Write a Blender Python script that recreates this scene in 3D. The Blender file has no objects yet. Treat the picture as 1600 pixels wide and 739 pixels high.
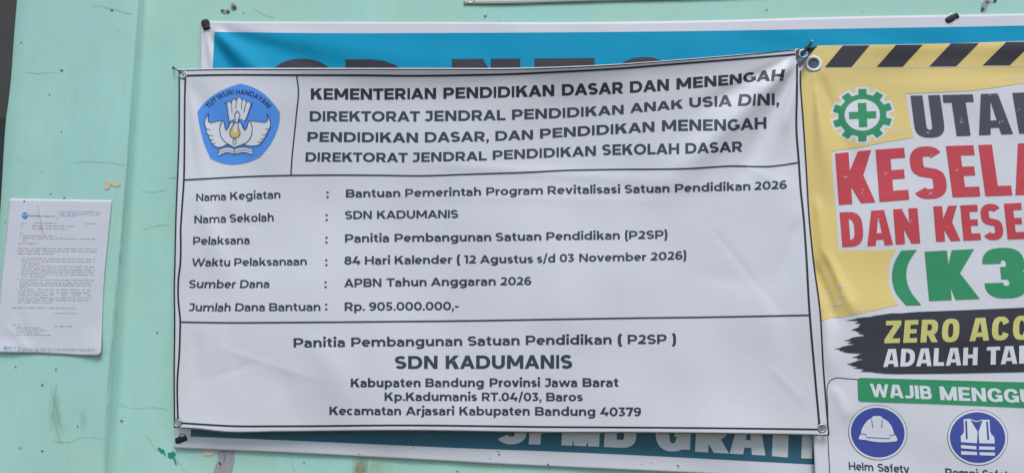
import bpy, bmesh, math, random
import numpy as np
from mathutils import Vector, Matrix, Euler
random.seed(7)
scene = bpy.context.scene
col = scene.collection

# ------------------------------------------------------------------ camera
PW, PH = 1600.0, 739.0                      # the photograph's own pixel grid
LENS = 26.0
F = LENS / 36.0 * PW
CAM = Vector((0.16, -1.42, 1.45))
YAW, PITCH, ROLL = math.radians(5.2), math.radians(8.6), math.radians(0.66)
R = (Matrix.Rotation(YAW, 3, 'Z') @ Matrix.Rotation(math.pi / 2 + PITCH, 3, 'X') @ Matrix.Rotation(-ROLL, 3, 'Z'))
cam_data = bpy.data.cameras.new('camera')
cam_data.lens = LENS
cam_data.sensor_width = 36.0
cam_data.sensor_fit = 'HORIZONTAL'
cam_data.clip_start = 0.01
cam_data.clip_end = 100
cam = bpy.data.objects.new('camera', cam_data)
cam.matrix_world = Matrix.Translation(CAM) @ R.to_4x4()
col.objects.link(cam)
scene.camera = cam

# ------------------------------------------------------------------ light
SUN_DIR = Vector((0.14, -0.52, 0.80)).normalized()      # towards the sun
elev = math.asin(SUN_DIR.z)
azim = math.atan2(SUN_DIR.x, SUN_DIR.y)
world = bpy.data.worlds.new("World")
scene.world = world
world.use_nodes = True
nt = world.node_tree
bg = nt.nodes['Background']
sky = nt.nodes.new('ShaderNodeTexSky')
sky.sky_type = 'NISHITA'
sky.sun_disc = False
sky.sun_elevation = elev
sky.sun_rotation = azim
sky.air_density = 1.0
sky.dust_density = 1.0
sky.ozone_density = 1.0
nt.links.new(sky.outputs['Color'], bg.inputs['Color'])
bg.inputs['Strength'].default_value = 0.14
sun_data = bpy.data.lights.new('sun', 'SUN')
sun_data.energy = 1.6
sun_data.angle = math.radians(24)
sun_data.color = (1.0, 0.97, 0.93)
sun = bpy.data.objects.new('sun', sun_data)
sun.rotation_euler = (-SUN_DIR).to_track_quat('-Z', 'Y').to_euler()
sun.location = (1, -2, 4)
col.objects.link(sun)
scene.view_settings.view_transform = 'Standard'
scene.view_settings.look = 'None'
scene.view_settings.gamma = 1.0
scene.view_settings.use_curve_mapping = False
scene.view_settings.exposure = 0.29

# ------------------------------------------------------------------ geometry helpers
Rn = np.array(R)
Cn = np.array(CAM)

def unproject(px, py, d):
    """points seen at pixel (px,py), lying d metres in front of the wall plane y=0"""
    px = np.asarray(px, float); py = np.asarray(py, float); d = np.asarray(d, float) + 0 * px
    v = np.stack([(px - PW / 2) / F, -(py - PH / 2) / F, -np.ones_like(px)], -1) @ Rn.T
    t = (-d - Cn[1]) / v[..., 1]
    return Cn + v * t[..., None]

def P(px, py, d=0.0):
    return Vector(unproject(px, py, d))

def waves(seed, n, lam0, lam1, aniso=1.0):
    rng = np.random.RandomState(seed)
    a = rng.uniform(0, 2 * np.pi, n); lam = rng.uniform(lam0, lam1, n)
    kx = 2 * np.pi / lam * np.cos(a); ky = 2 * np.pi / lam * np.sin(a) * aniso
    ph = rng.uniform(0, 2 * np.pi, n); am = (lam / lam1) / math.sqrt(n)
    def f(x, y):
        r = 0
        for i in range(n):
            r = r + am[i] * np.sin(kx[i] * x + ky[i] * y + ph[i])
        return r
    return f

def ridge(x, y, p0, p1, wid, amp, t0=.15, t1=.3, sharp=2.0):
    """a fold along p0->p1 that fades at both ends"""
    dx, dy = p1[0] - p0[0], p1[1] - p0[1]; L = math.hypot(dx, dy)
    s = ((x - p0[0]) * dx + (y - p0[1]) * dy) / L / L
    q = ((x - p0[0]) * -dy + (y - p0[1]) * dx) / L
    w = wid * (0.35 + 0.65 * np.clip(s, 0, 1))
    g = np.exp(-np.abs(q / w) ** sharp)
    def sm(v): v = np.clip(v, 0, 1); return v * v * (3 - 2 * v)
    return amp * g * sm(s / t0) * sm((1 - s) / t1)

def sstep(v, a, b):
    t = np.clip((v - a) / (b - a), 0, 1)
    return t * t * (3 - 2 * t)

class Sheet:
    def __init__(self, d, h):
        self.d, self.h = d, h
    def pts(self, px, py, lift=0.0):
        px = np.asarray(px, float); py = np.asarray(py, float)
        return unproject(px, py, self.d + self.h(px, py) + lift)
    def pt(self, px, py, lift=0.0):
        return Vector(self.pts(px, py, lift))

def link(o, parent=None):
    col.objects.link(o)
    if parent is not None:
        o.parent = parent
    return o

def tag(o, label=None, cat=None, group=None, kind=None):
    if label: o['label'] = label
    if cat: o['category'] = cat
    if group: o['group'] = group
    if kind: o['kind'] = kind
    return o

def empty(name, loc):
    o = bpy.data.objects.new(name, None)
    o.empty_display_size = 0.05
    o.location = loc
    return link(o)

def world_loc(o):
    v = Vector((0, 0, 0))
    while o is not None:
        v += o.location; o = o.parent
    return v

def mesh_obj(name, verts, faces, m, parent=None, smooth=True):
    me = bpy.data.meshes.new(name)
    off = np.array(world_loc(parent)) if parent is not None else np.zeros(3)
    me.from_pydata((np.asarray(verts, float).reshape(-1, 3) - off).tolist(), [], faces)
    me.materials.append(m)
    if smooth:
        me.polygons.foreach_set('use_smooth', [True] * len(me.polygons))
    me.update()
    return link(bpy.data.objects.new(name, me), parent)

def bm_obj(name, bm, m, parent=None, smooth=True):
    off = world_loc(parent) if parent is not None else Vector((0, 0, 0))
    for v in bm.verts: v.co -= off
    me = bpy.data.meshes.new(name)
    bm.to_mesh(me); bm.free()
    me.materials.append(m)
    if smooth:
        me.polygons.foreach_set('use_smooth', [True] * len(me.polygons))
    return link(bpy.data.objects.new(name, me), parent)

def thick(o, t, offset=-1.0):
    md = o.modifiers.new('thickness', 'SOLIDIFY'); md.thickness = t; md.offset = offset
    return o

def resample(pl, n):
    pl = np.asarray(pl, float)
    s = np.r_[0, np.cumsum(np.hypot(*np.diff(pl, axis=0).T))]; s /= s[-1]
    # smooth (Catmull-Rom like) through the points
    t = np.linspace(0, 1, n)
    if len(pl) < 3:
        return np.stack([np.interp(t, s, pl[:, k]) for k in (0, 1)], -1)
    out = []
    for k in (0, 1):
        m = np.gradient(pl[:, k], s)
        i = np.clip(np.searchsorted(s, t, side='right') - 1, 0, len(s) - 2)
        hh = s[i + 1] - s[i]; u = (t - s[i]) / hh
        out.append((2*u**3-3*u**2+1)*pl[i, k] + (u**3-2*u**2+u)*hh*m[i] + (-2*u**3+3*u**2)*pl[i+1, k] + (u**3-u**2)*hh*m[i+1])
    return np.stack(out, -1)

def coons(sheet, top, bottom, left, right, step, name, m, parent, holes=(), smooth_left=True):
    n = int(max(np.ptp(np.array(top)[:, 0]), np.ptp(np.array(bottom)[:, 0])) / step) + 1
    k = int(max(np.ptp(np.array(left)[:, 1]), np.ptp(np.array(right)[:, 1])) / step) + 1
    T, B, L, Q = resample(top, n), resample(bottom, n), resample(left, k), resample(right, k)
    u = np.linspace(0, 1, n)[None, :, None]; v = np.linspace(0, 1, k)[:, None, None]
    p = (1 - v) * T[None] + v * B[None] + (1 - u) * L[:, None] + u * Q[:, None]
    p -= (1-u)*(1-v)*T[0] + u*(1-v)*T[-1] + (1-u)*v*B[0] + u*v*B[-1]
    V = sheet.pts(p[..., 0], p[..., 1]).reshape(-1, 3)
    faces = []
    for j in range(k - 1):
        for i in range(n - 1):
            c = p[j:j+2, i:i+2].reshape(-1, 2).mean(0)
            if any(math.hypot(c[0]-hx, c[1]-hy) < hr for hx, hy, hr in holes): continue
            a = j * n + i
            faces.append((a, a + n, a + n + 1, a + 1))
    return mesh_obj(name, V, faces, m, parent)

# ---- printed shapes: polygons in the sheet's own layout, cut to a fine grid and laid on its surface
class Print:
    def __init__(self):
        self.polys = []
    def add(self, pts, layer=0):
        pts = [(float(a), float(b)) for a, b in pts]
        ar = sum(pts[i][0]*pts[i-1][1] - pts[i-1][0]*pts[i][1] for i in range(len(pts)))
        if abs(ar) < 1e-6: return
        if ar < 0: pts = pts[::-1]
        self.polys.append((pts, layer))
    def line(self, pl, w, layer=0, smooth=True, step=5.0):
        pl = np.asarray(pl, float)
        L = np.hypot(*np.diff(pl, axis=0).T).sum()
        q = resample(pl, max(2, int(L / step) + 1)) if smooth else pl
        self.strip(q, np.full(len(q), w), layer)
    def strip(self, q, w, layer=0):
        t = np.gradient(q, axis=0); t /= np.maximum(1e-9, np.hypot(t[:, 0], t[:, 1]))[:, None]
        nrm = np.stack([-t[:, 1], t[:, 0]], -1) * (np.asarray(w) / 2)[:, None]
        a, b = q + nrm, q - nrm
        for i in range(len(q) - 1):
            self.add([a[i], a[i+1], b[i+1], b[i]], layer)
    def ellipse(self, cx, cy, rx, ry, layer=0, n=40, rot=0.0):
        c, s = math.cos(rot), math.sin(rot)
        self.add([(cx + rx*math.cos(a)*c - ry*math.sin(a)*s, cy + rx*math.cos(a)*s + ry*math.sin(a)*c)
                  for a in [2*math.pi*i/n for i in range(n)]], layer)
    def build(self, name, sheet, m, parent, lift=0.0004, step=6.0, layer_gap=0.00004):
        bm = bmesh.new()
        for pts, lay in self.polys:
            try:
                bm.faces.new([bm.verts.new((x, y, lay)) for x, y in pts])
            except ValueError:
                pass
        big = [f for f in bm.faces if len(f.verts) > 4]
        if big: bmesh.ops.triangulate(bm, faces=big)
        xs = [v.co.x for v in bm.verts]; ys = [v.co.y for v in bm.verts]
        for ax, lo, hi in ((0, min(xs), max(xs)), (1, min(ys), max(ys))):
            c = math.floor(lo / step) * step + step + .013
            while c < hi:
                cut = [g for g in bm.faces if min(v.co[ax] for v in g.verts) < c < max(v.co[ax] for v in g.verts)]
                if cut:
                    ed = {e for g in cut for e in g.edges}; vs = {v for g in cut for v in g.verts}
                    co = [0, 0, 0]; co[ax] = c; no = [0, 0, 0]; no[ax] = 1
                    bmesh.ops.bisect_plane(bm, geom=list(vs) + list(ed) + cut, dist=1e-5, plane_co=co, plane_no=no)
                c += step
        bmesh.ops.remove_doubles(bm, verts=bm.verts[:], dist=1e-4)
        co = np.array([v.co[:] for v in bm.verts])
        V = sheet.pts(co[:, 0], co[:, 1], lift + co[:, 2] * layer_gap)
        for v, p in zip(bm.verts, V): v.co = p
        return bm_obj(name, bm, m, parent)

# ------------------------------------------------------------------ lettering: drawn glyphs, cap height 1
def _se(a, n):
    c, s = math.cos(a), math.sin(a)
    e = 2.0 / n
    return (math.copysign(abs(c)**e, c), math.copysign(abs(s)**e, s))

class Pen:
    def __init__(self, wx, wy, n):
        self.wx, self.wy, self.n, self.s = wx, wy, n, []
    def poly(self, *p): self.s.append([list(p)])
    def rect(self, x0, y0, x1, y1): self.poly((x0, y0), (x1, y0), (x1, y1), (x0, y1))
    def strip(self, o, i):
        self.s.append([[o[k], o[k+1], i[k+1], i[k]] for k in range(len(o) - 1)])
    def arc(self, x0, y0, x1, y1, a0, a1, wx=None, wy=None, N=None):
        wx = wx or self.wx; wy = wy or self.wy
        cx, cy, rx, ry = (x0+x1)/2, (y0+y1)/2, (x1-x0)/2, (y1-y0)/2
        N = N or max(5, int(abs(a1-a0)/14))
        o, i = [], []
        for k in range(N + 1):
            a = math.radians(a0 + (a1 - a0) * k / N)
            c, s = _se(a, self.n); c2, s2 = _se(a, self.n)
            o.append((cx + rx*c, cy + ry*s))
            i.append((cx + max(.01, rx-wx)*c2, cy + max(.01, ry-wy)*s2))
        self.strip(o, i)
    def bowl(self, x0, y0, x1, y1, rx=None):
        wx, wy = self.wx, self.wy
        ry = (y1-y0)/2; cy = (y0+y1)/2; rx = rx or min(ry, x1-x0-.02)
        rx = max(rx, wx*1.02) if wx*1.02 < x1-x0 else rx
        o, i = [(x0, y1)], [(x0, y1-wy)]
        for k in range(11):
            a = math.pi/2 - math.pi*k/10; c, s = _se(a, self.n)
            o.append((x1-rx + rx*c, cy + ry*s)); i.append((x1-rx + max(.01, rx-wx)*c, cy + (ry-wy)*s))
        o.append((x0, y0)); i.append((x0, y0+wy))
        self.strip(o, i)
    def path(self, pts):
        """stroke with the pen's own contrast"""
        q = np.asarray(pts, float)
        t = np.gradient(q, axis=0); t /= np.maximum(1e-9, np.hypot(t[:, 0], t[:, 1]))[:, None]
        nx, ny = -t[:, 1]*self.wx/2, t[:, 0]*self.wy/2
        self.strip(list(map(tuple, np.stack([q[:, 0]+nx, q[:, 1]+ny], -1))), list(map(tuple, np.stack([q[:, 0]-nx, q[:, 1]-ny], -1))))

def ell(cx, cy, rx, ry, a0, a1, n=2.0, N=None):
    N = N or max(4, int(abs(a1-a0)/14)); r = []
    for k in range(N + 1):
        a = math.radians(a0 + (a1-a0)*k/N); c, s = _se(a, n); r.append((cx+rx*c, cy+ry*s))
    return r

def smooth(pts, N=20):
    return list(map(tuple, resample(np.array(pts, float), N)))

XH = 0.755
MONT = dict(A=1.08, B=.93, C=.96, D=1.02, E=.80, F=.76, G=1.0, H=.96, I=.215, J=.70, K=.98, L=.74, M=1.17, N=.96, O=1.13, P=.89, R=.92,
            S=.83, T=.88, U=.93, V=1.04, W=1.64, Y=.98, Z=.84,
            a=.69, b=.83, c=.72, d=.83, e=.78, f=.52, g=.83, h=.76, i=.235, j=.30, k=.80, l=.195, m=1.29, n=.76, o=.82, p=.83, r=.46, s=.63,
            t=.53, u=.76, v=.82, w=1.32, y=.82)
MONT.update({'0': .87, '1': .42, '2': .75, '3': .74, '4': .90, '5': .74, '6': .80, '7': .78, '8': .82, '9': .80, '.': .23, ',': .23, '-': .40,
             '/': .56, '(': .30, ')': .30, ':': .23})
HEAVY = dict(A=.76, B=.70, C=.68, D=.70, E=.55, G=.70, H=.72, I=.29, J=.5, K=.74, L=.53, M=.92, N=.72, O=.70, P=.68, R=.70, S=.70, T=.62,
             U=.70, W=1.1, Z=.62, Y=.7)
HEAVY.update({'3': .78})
ROUND_L = set('CGOcdegoqJ069'); ROUND_R = set('DOPbop0689')
DIAG = set('AVWYTvwy7/')

def glyph(ch, st):
    W = st['w'][ch] * 1.0; wx, wy, n = st['wx'], st['wy'], st['n']
    g = Pen(wx, wy, n); wd = wx * st.get('wd', 1.06)
    heavy = st['heavy']
    if ch == 'A' or ch == 'V':
        h = W/2 - wd/2
        if ch == 'A' and heavy:
            t = W*.25; g.poly((0, 0), (wd, 0), (W/2, .84), (W/2, 1), (W/2-t, 1)); g.poly((W, 0), (W-wd, 0), (W/2, .84), (W/2, 1), (W/2+t, 1)); g.rect(wd*.75, .17, W-wd*.75, .17+wy*.95)
        elif ch == 'A':
            g.poly((0, 0), (wd, 0), (h+wd, 1), (h, 1)); g.poly((W-wd, 0), (W, 0), (h+wd, 1), (h, 1))
            y = .19; b = wy*.92; g.rect(wd*.6+y*h, y, W-wd*.6-y*h, y+b)
        else:
            g.poly((0, 1), (wd, 1), (h+wd, 0), (h, 0)); g.poly((W-wd, 1), (W, 1), (h+wd, 0), (h, 0))
    elif ch == 'B':
        g.rect(0, 0, wx, 1); g.bowl(0, .5-wy*.5, W*.95, 1); g.bowl(0, 0, W, .5+wy*.5)
    elif ch == 'C': g.arc(0, -.01, W, 1.01, 42 if not heavy else 22, 318 if not heavy else 338)
    elif ch == 'D': g.rect(0, 0, wx, 1); g.bowl(0, 0, W, 1, rx=min(.52, W-wx*.8))
    elif ch in 'EF':
        g.rect(0, 0, wx, 1); g.rect(0, 1-wy, W, 1); g.rect(0, .5-wy*.46, W*.92, .5+wy*.46)
        if ch == 'E': g.rect(0, 0, W, wy)
    elif ch == 'G':
        g.arc(0, -.01, W, 1.01, 42 if not heavy else 22, 320 if not heavy else 345)
        if heavy: g.rect(W-wx*.98, .04, W, .52); g.rect(W*.54, .52-wy*.8, W, .52)
        else: g.rect(W-wx*.98, .14, W, .52); g.rect(W*.62, .52-wy*.85, W-wx*.5, .52)
    elif ch == 'H': g.rect(0, 0, wx, 1); g.rect(W-wx, 0, W, 1); g.rect(0, .5-wy/2, W, .5+wy/2)
    elif ch == 'I': g.rect(0, 0, W, 1)
    elif ch == 'J':
        g.rect(W-wx, .33, W, 1)
        if not heavy: g.rect(W*.16, 1-wy, W, 1)
        g.path(ell(W*.44, .33, W*.56-wx/2, .33-wy/2, 0, -140, n))
    elif ch == 'K':
        g.rect(0, 0, wx, 1)
        g.poly((wx*.9, .26), (wx*.9, .26+wy*1.55), (W*.97-wd*1.25, 1), (W*.97, 1))
        xm = wx + (W-wx)*.20
        g.poly((W-wd*1.25, 0), (W, 0), (xm+wd*.95, .64), (xm, .46))
        if heavy:
            e = wx*.92; f = W - wx*1.03; g.s = g.s[:1]
            g.poly((e, .60), (f, 1), (W*.99, 1), (f+(W-f)*.26, .53), (e, .50)); g.poly((e, .50), (f+(W-f)*.26, .53), (W, 0), (f-.01, 0), (e, .38))
    elif ch == 'L': g.rect(0, 0, wx, 1); g.rect(0, 0, W, wy)
    elif ch == 'M':
        yb = .20 if not heavy else 0; h = W/2-wd/2
        g.rect(0, 0, wx, 1); g.rect(W-wx, 0, W, 1)
        g.poly((0, 1), (wd*1.0, 1), (h+wd, yb), (h, yb)); g.poly((W, 1), (W-wd, 1), (h, yb), (h+wd, yb))
    elif ch == 'N':
        g.rect(0, 0, wx, 1); g.rect(W-wx, 0, W, 1); g.poly((0, 1), (wd, 1), (W, 0), (W-wd, 0))
    elif ch in 'O0': g.arc(0, -.012, W, 1.012, 0, 360)
    elif ch == 'P': g.rect(0, 0, wx, 1); g.bowl(0, .29, W, 1)
    elif ch == 'R':
        g.rect(0, 0, wx, 1); g.bowl(0, .31, W*.96, 1)
        g.poly((W-wd*1.1, 0), (W, 0), (W*.70, .40), (W*.70-wd*1.1, .40))
    elif ch in 'Ss':
        H = 1.0 if ch == 'S' else XH
        ry = (H/2 - wy/2)/2 + .005; rx = (W-wx)/2
        yu, yl = H - wy/2 - ry + .01, wy/2 + ry - .01
        g.path(ell(W/2, yu, rx, ry, 28, 232, n if heavy else 2.0) + ell(W/2, yl, rx, ry, 52, -152, n if heavy else 2.0))
    elif ch == 'T': g.rect(0, 1-wy, W, 1); g.rect(W/2-wx/2, 0, W/2+wx/2, 1)
    elif ch == 'U':
        r = .40 if not heavy else .32
        g.rect(0, r, wx, 1); g.rect(W-wx, r, W, 1); g.arc(0, -.01, W, 2*r+.01, 180, 360)
    elif ch == 'W':
        b = wd*.92; q = (W-b)/4
        for k, (xa, xb) in enumerate(((0, q), (2*q, q), (2*q, 3*q), (4*q, 3*q))):
            g.poly((xa, 1), (xa+b, 1), (xb+b, 0), (xb, 0))
    elif ch == 'Y':
        h = W/2-wd/2
        g.rect(W/2-wx/2, 0, W/2+wx/2, .42); g.poly((0, 1), (wd, 1), (h+wd, .36), (h, .36)); g.poly((W-wd, 1), (W, 1), (h+wd, .36), (h, .36))
    elif ch == 'Z': g.rect(0, 1-wy, W, 1); g.rect(0, 0, W, wy); g.poly((0, wy*.9), (wd*1.25, wy*.9), (W, 1-wy*.9), (W-wd*1.25, 1-wy*.9))
    elif ch == 'a':
        g.rect(W-wx, 0, W, .44)
        g.path(ell(W*.44, .44, W*.56-wx/2, XH-.44-wy/2, 150, 0))
        bw = wy*.86; c = Pen(wx, bw, 2.0)
        c.path([(W-wx*.6, .43-.0)] + [(W*.45, .43)] + ell(W*.38, .43/2+.0, W*.38-wx/2, .43/2-bw/2+.04, 92, 268)[1:] + [(W*.5, bw/2-.02), (W*.78, .09), (W-wx*.5, .20)])
        g.s += c.s
    elif ch in 'bdpq':
        lo = 0 if ch in 'bd' else -.27; hi = 1.06 if ch in 'bd' else XH
        x = 0 if ch in 'bp' else W-wx
        g.rect(x, lo, x+wx, hi); g.arc(0 + (.0), -.01, W, XH+.01, 0, 360)
    elif ch == 'c': g.arc(0, -.01, W, XH+.01, 45, 315)
    elif ch == 'e':
        g.arc(0, -.01, W, XH+.01, -8, 312); m = XH/2; g.rect(wx*.5, m-wy*.43, W-wx*.3, m+wy*.38)
    elif ch == 'f':
        x = W*.30; g.rect(x, 0, x+wx, .82); g.path(ell(x+wx/2+W*.32, .82, W*.32, .24-wy/2, 180, 80)); g.rect(0, XH-wy*.85, W*.86, XH)
    elif ch in 'gj':
        if ch == 'g':
            g.arc(0, -.0, W, XH+.01, 0, 360); g.rect(W-wx, 0, W, XH); g.path(ell(W*.47, .0, W*.53-wx/2, .29-wy/2, 0, -138))
        else:
            x = W-wx; g.rect(x, 0, W, XH); g.path(ell(x+wx/2-.16, 0, .16, .27-wy/2, 0, -105)); g.arc(x-.02, .88, W+.02, .92+wx, 0, 360, wx=.5, wy=.5)
    elif ch in 'hn':
        g.rect(0, 0, wx, 1.06 if ch == 'h' else XH); r = .34; x = wx*.35
        g.arc(x, XH-2*r, W, XH+.01, 0, 165); g.rect(W-wx, 0, W, XH-r)
    elif ch == 'i':
        x = (W-wx)/2; g.rect(x, 0, x+wx, XH); e = wx*.62; g.arc(W/2-e, .985-e, W/2+e, .985+e, 0, 360, wx=e*.98, wy=e*.98)
    elif ch == 'k':
        g.rect(0, 0, wx, 1.06); g.poly((wx*.9, .18), (wx*.9, .18+wy*1.45), (W*.95-wd*1.3, XH), (W*.95, XH)); xm = wx+(W-wx)*.18
        g.poly((W-wd*1.25, 0), (W, 0), (xm+wd*.95, .47), (xm, .32))
    elif ch == 'l': g.rect(0, 0, wx, 1.06)
    elif ch == 'm':
        g.rect(0, 0, wx, XH); r = .34; m = (W+wx)/2
        g.arc(wx*.35, XH-2*r, m, XH+.01, 0, 165); g.rect(m-wx, 0, m, XH-r); g.arc(m-wx*.65, XH-2*r, W, XH+.01, 0, 165); g.rect(W-wx, 0, W, XH-r)
    elif ch == 'o': g.arc(0, -.01, W, XH+.01, 0, 360)
    elif ch == 'r': g.rect(0, 0, wx, XH); g.path(ell(W*.98, XH-.34, W*.98-wx/2, .34-wy/2, 178, 88))
    elif ch == 't':
        x = W*.22; g.rect(x, .2, x+wx, .94); g.rect(0, XH-wy*.85, W*.9, XH); g.path(ell(x+wx/2+W*.34, .22, W*.34, .22-wy/2, 180, 295))
    elif ch == 'u':
        r = .34; g.rect(W-wx, 0, W, XH); g.rect(0, r, wx, XH); g.arc(0, -.01, W-wx*.35, 2*r, 180, 345)
    elif ch in 'vy':
        h = W/2-wd/2; g.poly((0, XH), (wd, XH), (h+wd, 0), (h, 0)); g.poly((W-wd, XH), (W, XH), (h+wd, 0), (h, 0))
        if ch == 'y': g.path(smooth([(W/2+.02, .06), (W/2-.10, -.12), (W/2-.22, -.19), (W*.08, -.16)], 9))
    elif ch == 'w':
        b = wd*.88; q = (W-b)/4
        for xa, xb in ((0, q), (2*q, q), (2*q, 3*q), (4*q, 3*q)): g.poly((xa, XH), (xa+b, XH), (xb+b, 0), (xb, 0))
    elif ch == '1': g.rect(W-wx, 0, W, 1); g.rect(0, 1-wy, W, 1)
    elif ch == '2':
        g.path(ell(W*.48, 1-.32, W*.5-wx/2, .32-wy/2, 150, -35) + [(W*.62, .36), (W*.22, wy*.55)]); g.rect(0, 0, W, wy); g.poly((0, wy*.8), (wx*1.2, wy*.8), (W*.32+wx*.5, .3), (W*.32-wx*.3, .3))
    elif ch == '3':
        if heavy:
            ry = (.5+wy*.5)/2
            g.arc(0, .5-wy*.5, W*.97, 1.01, -72, 180); g.arc(0, -.01, W, .5+wy*.5, 72, -180); g.rect(W*.40, .5-wy*.5, W*.62, .5+wy*.5)
        else:
            g.rect(W*.06, 1-wy, W*.92, 1); g.poly((W*.92, 1-wy*.5), (W*.92-wx*1.2, 1-wy*.6), (W*.32, .5), (W*.6, .5)); g.path([(W*.36, .56)] + ell(W*.44, .30, W*.56-wx/2, .30-wy/2, 84, -142))
    elif ch == '4': g.rect(W*.62, 0, W*.62+wx, .48); g.rect(0, .2, W, .2+wy); g.poly((0, .25), (wx*1.3, .25), (W*.72, 1), (W*.72-wx*1.2, 1))
    elif ch == '5':
        g.rect(W*.12, 1-wy, W*.93, 1); g.rect(W*.10, .48, W*.10+wx*.98, 1); g.path([(W*.12, .62-wy/2)] + ell(W*.44, .31, W*.56-wx/2, .31-wy/2, 88, -142))
    elif ch in '69':
        s = Pen(wx, wy, 2.0)
        s.arc(0, -.01, W, .64, 0, 360); s.path(ell(W*.56, .46, W*.56-wx/2, .55-wy/2, 180, 52))
        s.rect(0, .3, wx, .46)
        if ch == '9': s.s = [[[(W-x, 1-y) for x, y in q] for q in sh] for sh in s.s]
        g.s += s.s
    elif ch == '7': g.rect(0, 1-wy, W, 1); g.rect(0, .74, wx*.95, 1); g.poly((W*.22, 0), (W*.22+wd*1.15, 0), (W, 1-wy*.7), (W-wd*1.15, 1-wy*.7))
    elif ch == '8': g.arc(W*.06, .46, W*.94, 1.01, 0, 360); g.arc(0, -.01, W, .46+wy*.9, 0, 360)
    elif ch in '.:':
        for y in ((0,) if ch == '.' else (0, XH-.24)): g.arc(0, y-.01, .24, y+.235, 0, 360, wx=.118, wy=.118)
    elif ch == ',': g.arc(0, -.01, .24, .235, 0, 360, wx=.118, wy=.118); g.poly((.06, .06), (.235, .1), (.13, -.2), (.0, -.2))
    elif ch == '-': g.rect(0, .30, W, .30+wy*.95)
    elif ch == '/': g.poly((0, -.14), (wx*.9, -.14), (W, 1.12), (W-wx*.9, 1.12))
    elif ch in '()':
        c = [(W*.82, 1.10), (W*.5, .9), (wx/2, .42), (W*.5, -.04), (W*.82, -.25)]
        if ch == ')': c = [(W-x, y) for x, y in c]
        g.path(smooth(c, 12))
    return W, g.s

def bearings(ch, st):
    b = st['sb']
    if st['heavy']: return (b, b) if ch not in 'AT' else (b*.3, b*.3)
    l = r = .105
    if ch in ROUND_L: l = .062
    if ch in ROUND_R or ch in 'BR': r = .062
    if ch in DIAG: l = r = .012
    if ch in 'ELFKkZ': r = .045
    if ch in 'CGcerst-': r = .05
    if ch in 'SszaZ2345': l = .05
    if ch in 'Sas': r = .06 if ch != 'a' else .10
    if ch in 'ftj': l = r = .03
    if ch in 'PD': r = .06
    if ch in '.,:': l = r = .07
    if ch in '()': l, r = .08, .08
    return l * b, r * b

def style(wx, wy, n=2.0, heavy=False, sb=1.0, widths=None, wd=1.06):
    return dict(wx=wx, wy=wy, n=n, heavy=heavy, sb=sb, w=widths or (HEAVY if heavy else MONT), wd=wd)

def word_shapes(txt, st):
    x = 0.0; out = []; last = 0
    for k, ch in enumerate(txt):
        if ch == ' ':
            x += .34; continue
        l, r = bearings(ch, st)
        if k > 0: x += l
        W, sh = glyph(ch, st)
        for s in sh: out.append([[(px + x, py) for px, py in q] for q in s])
        x += W; last = x; x += r
    return out, last

def lay_word(pr, txt, x0, x1, ctrl, st, layer=0):
    sh, total = word_shapes(txt, st)
    k = (x1 - x0) / total
    c = np.array([tuple(q) + (0,) * (4 - len(q)) for q in ctrl], float)
    for n_, s in enumerate(sh):
        for q in s:
            pts = []
            for gx, gy in q:
                xb = x0 + gx * k
                yb = np.interp(xb, c[:, 0], c[:, 1]); yt = np.interp(xb, c[:, 0], c[:, 2]); dx = np.interp(xb, c[:, 0], c[:, 3])
                pts.append((xb + gy * dx, yb + gy * (yt - yb)))
            pr.add(pts, layer + (n_ % 4))

def text_part(name, words, ctrl, st, sheet, m, parent, lift=.0004, step=6.0, label=None):
    pr = Print()
    for t, x0, x1 in words: lay_word(pr, t, x0, x1, ctrl, st)
    o = pr.build(name, sheet, m, parent, lift, step)
    if label: o['label'] = label
    return o

# ------------------------------------------------------------------ materials
def mat(name, color, rough=.5, spec=.5, var=0.0, scale=20.0, bump=0.0, bump_scale=200.0, metallic=0.0, stretch=(1, 1, 1)):
    m = bpy.data.materials.new(name)
    m.use_nodes = True
    t = m.node_tree; b = t.nodes['Principled BSDF']
    b.inputs['Roughness'].default_value = rough
    b.inputs['Specular IOR Level'].default_value = spec
    b.inputs['Metallic'].default_value = metallic
    b.inputs['Base Color'].default_value = (*color, 1)
    tc = t.nodes.new('ShaderNodeTexCoord'); mp = t.nodes.new('ShaderNodeMapping')
    g = t.nodes.new('ShaderNodeNewGeometry')
    t.links.new(g.outputs['Position'], mp.inputs['Vector'])
    mp.inputs['Scale'].default_value = stretch
    if var > 0:
        no = t.nodes.new('ShaderNodeTexNoise'); no.inputs['Scale'].default_value = scale; no.inputs['Detail'].default_value = 6
        t.links.new(mp.outputs[0], no.inputs['Vector'])
        mx = t.nodes.new('ShaderNodeMix'); mx.data_type = 'RGBA'
        mx.inputs['A'].default_value = (*[c * (1 - var) for c in color], 1); mx.inputs['B'].default_value = (*[min(1, c * (1 + var)) for c in color], 1)
        t.links.new(no.outputs['Fac'], mx.inputs['Factor']); t.links.new(mx.outputs['Result'], b.inputs['Base Color'])
    if bump > 0:
        n2 = t.nodes.new('ShaderNodeTexNoise'); n2.inputs['Scale'].default_value = bump_scale; n2.inputs['Detail'].default_value = 4
        t.links.new(mp.outputs[0], n2.inputs['Vector'])
        bp = t.nodes.new('ShaderNodeBump'); bp.inputs['Strength'].default_value = bump; bp.inputs['Distance'].default_value = .002
        t.links.new(n2.outputs['Fac'], bp.inputs['Height']); t.links.new(bp.outputs[0], b.inputs['Normal'])
    return m

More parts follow.
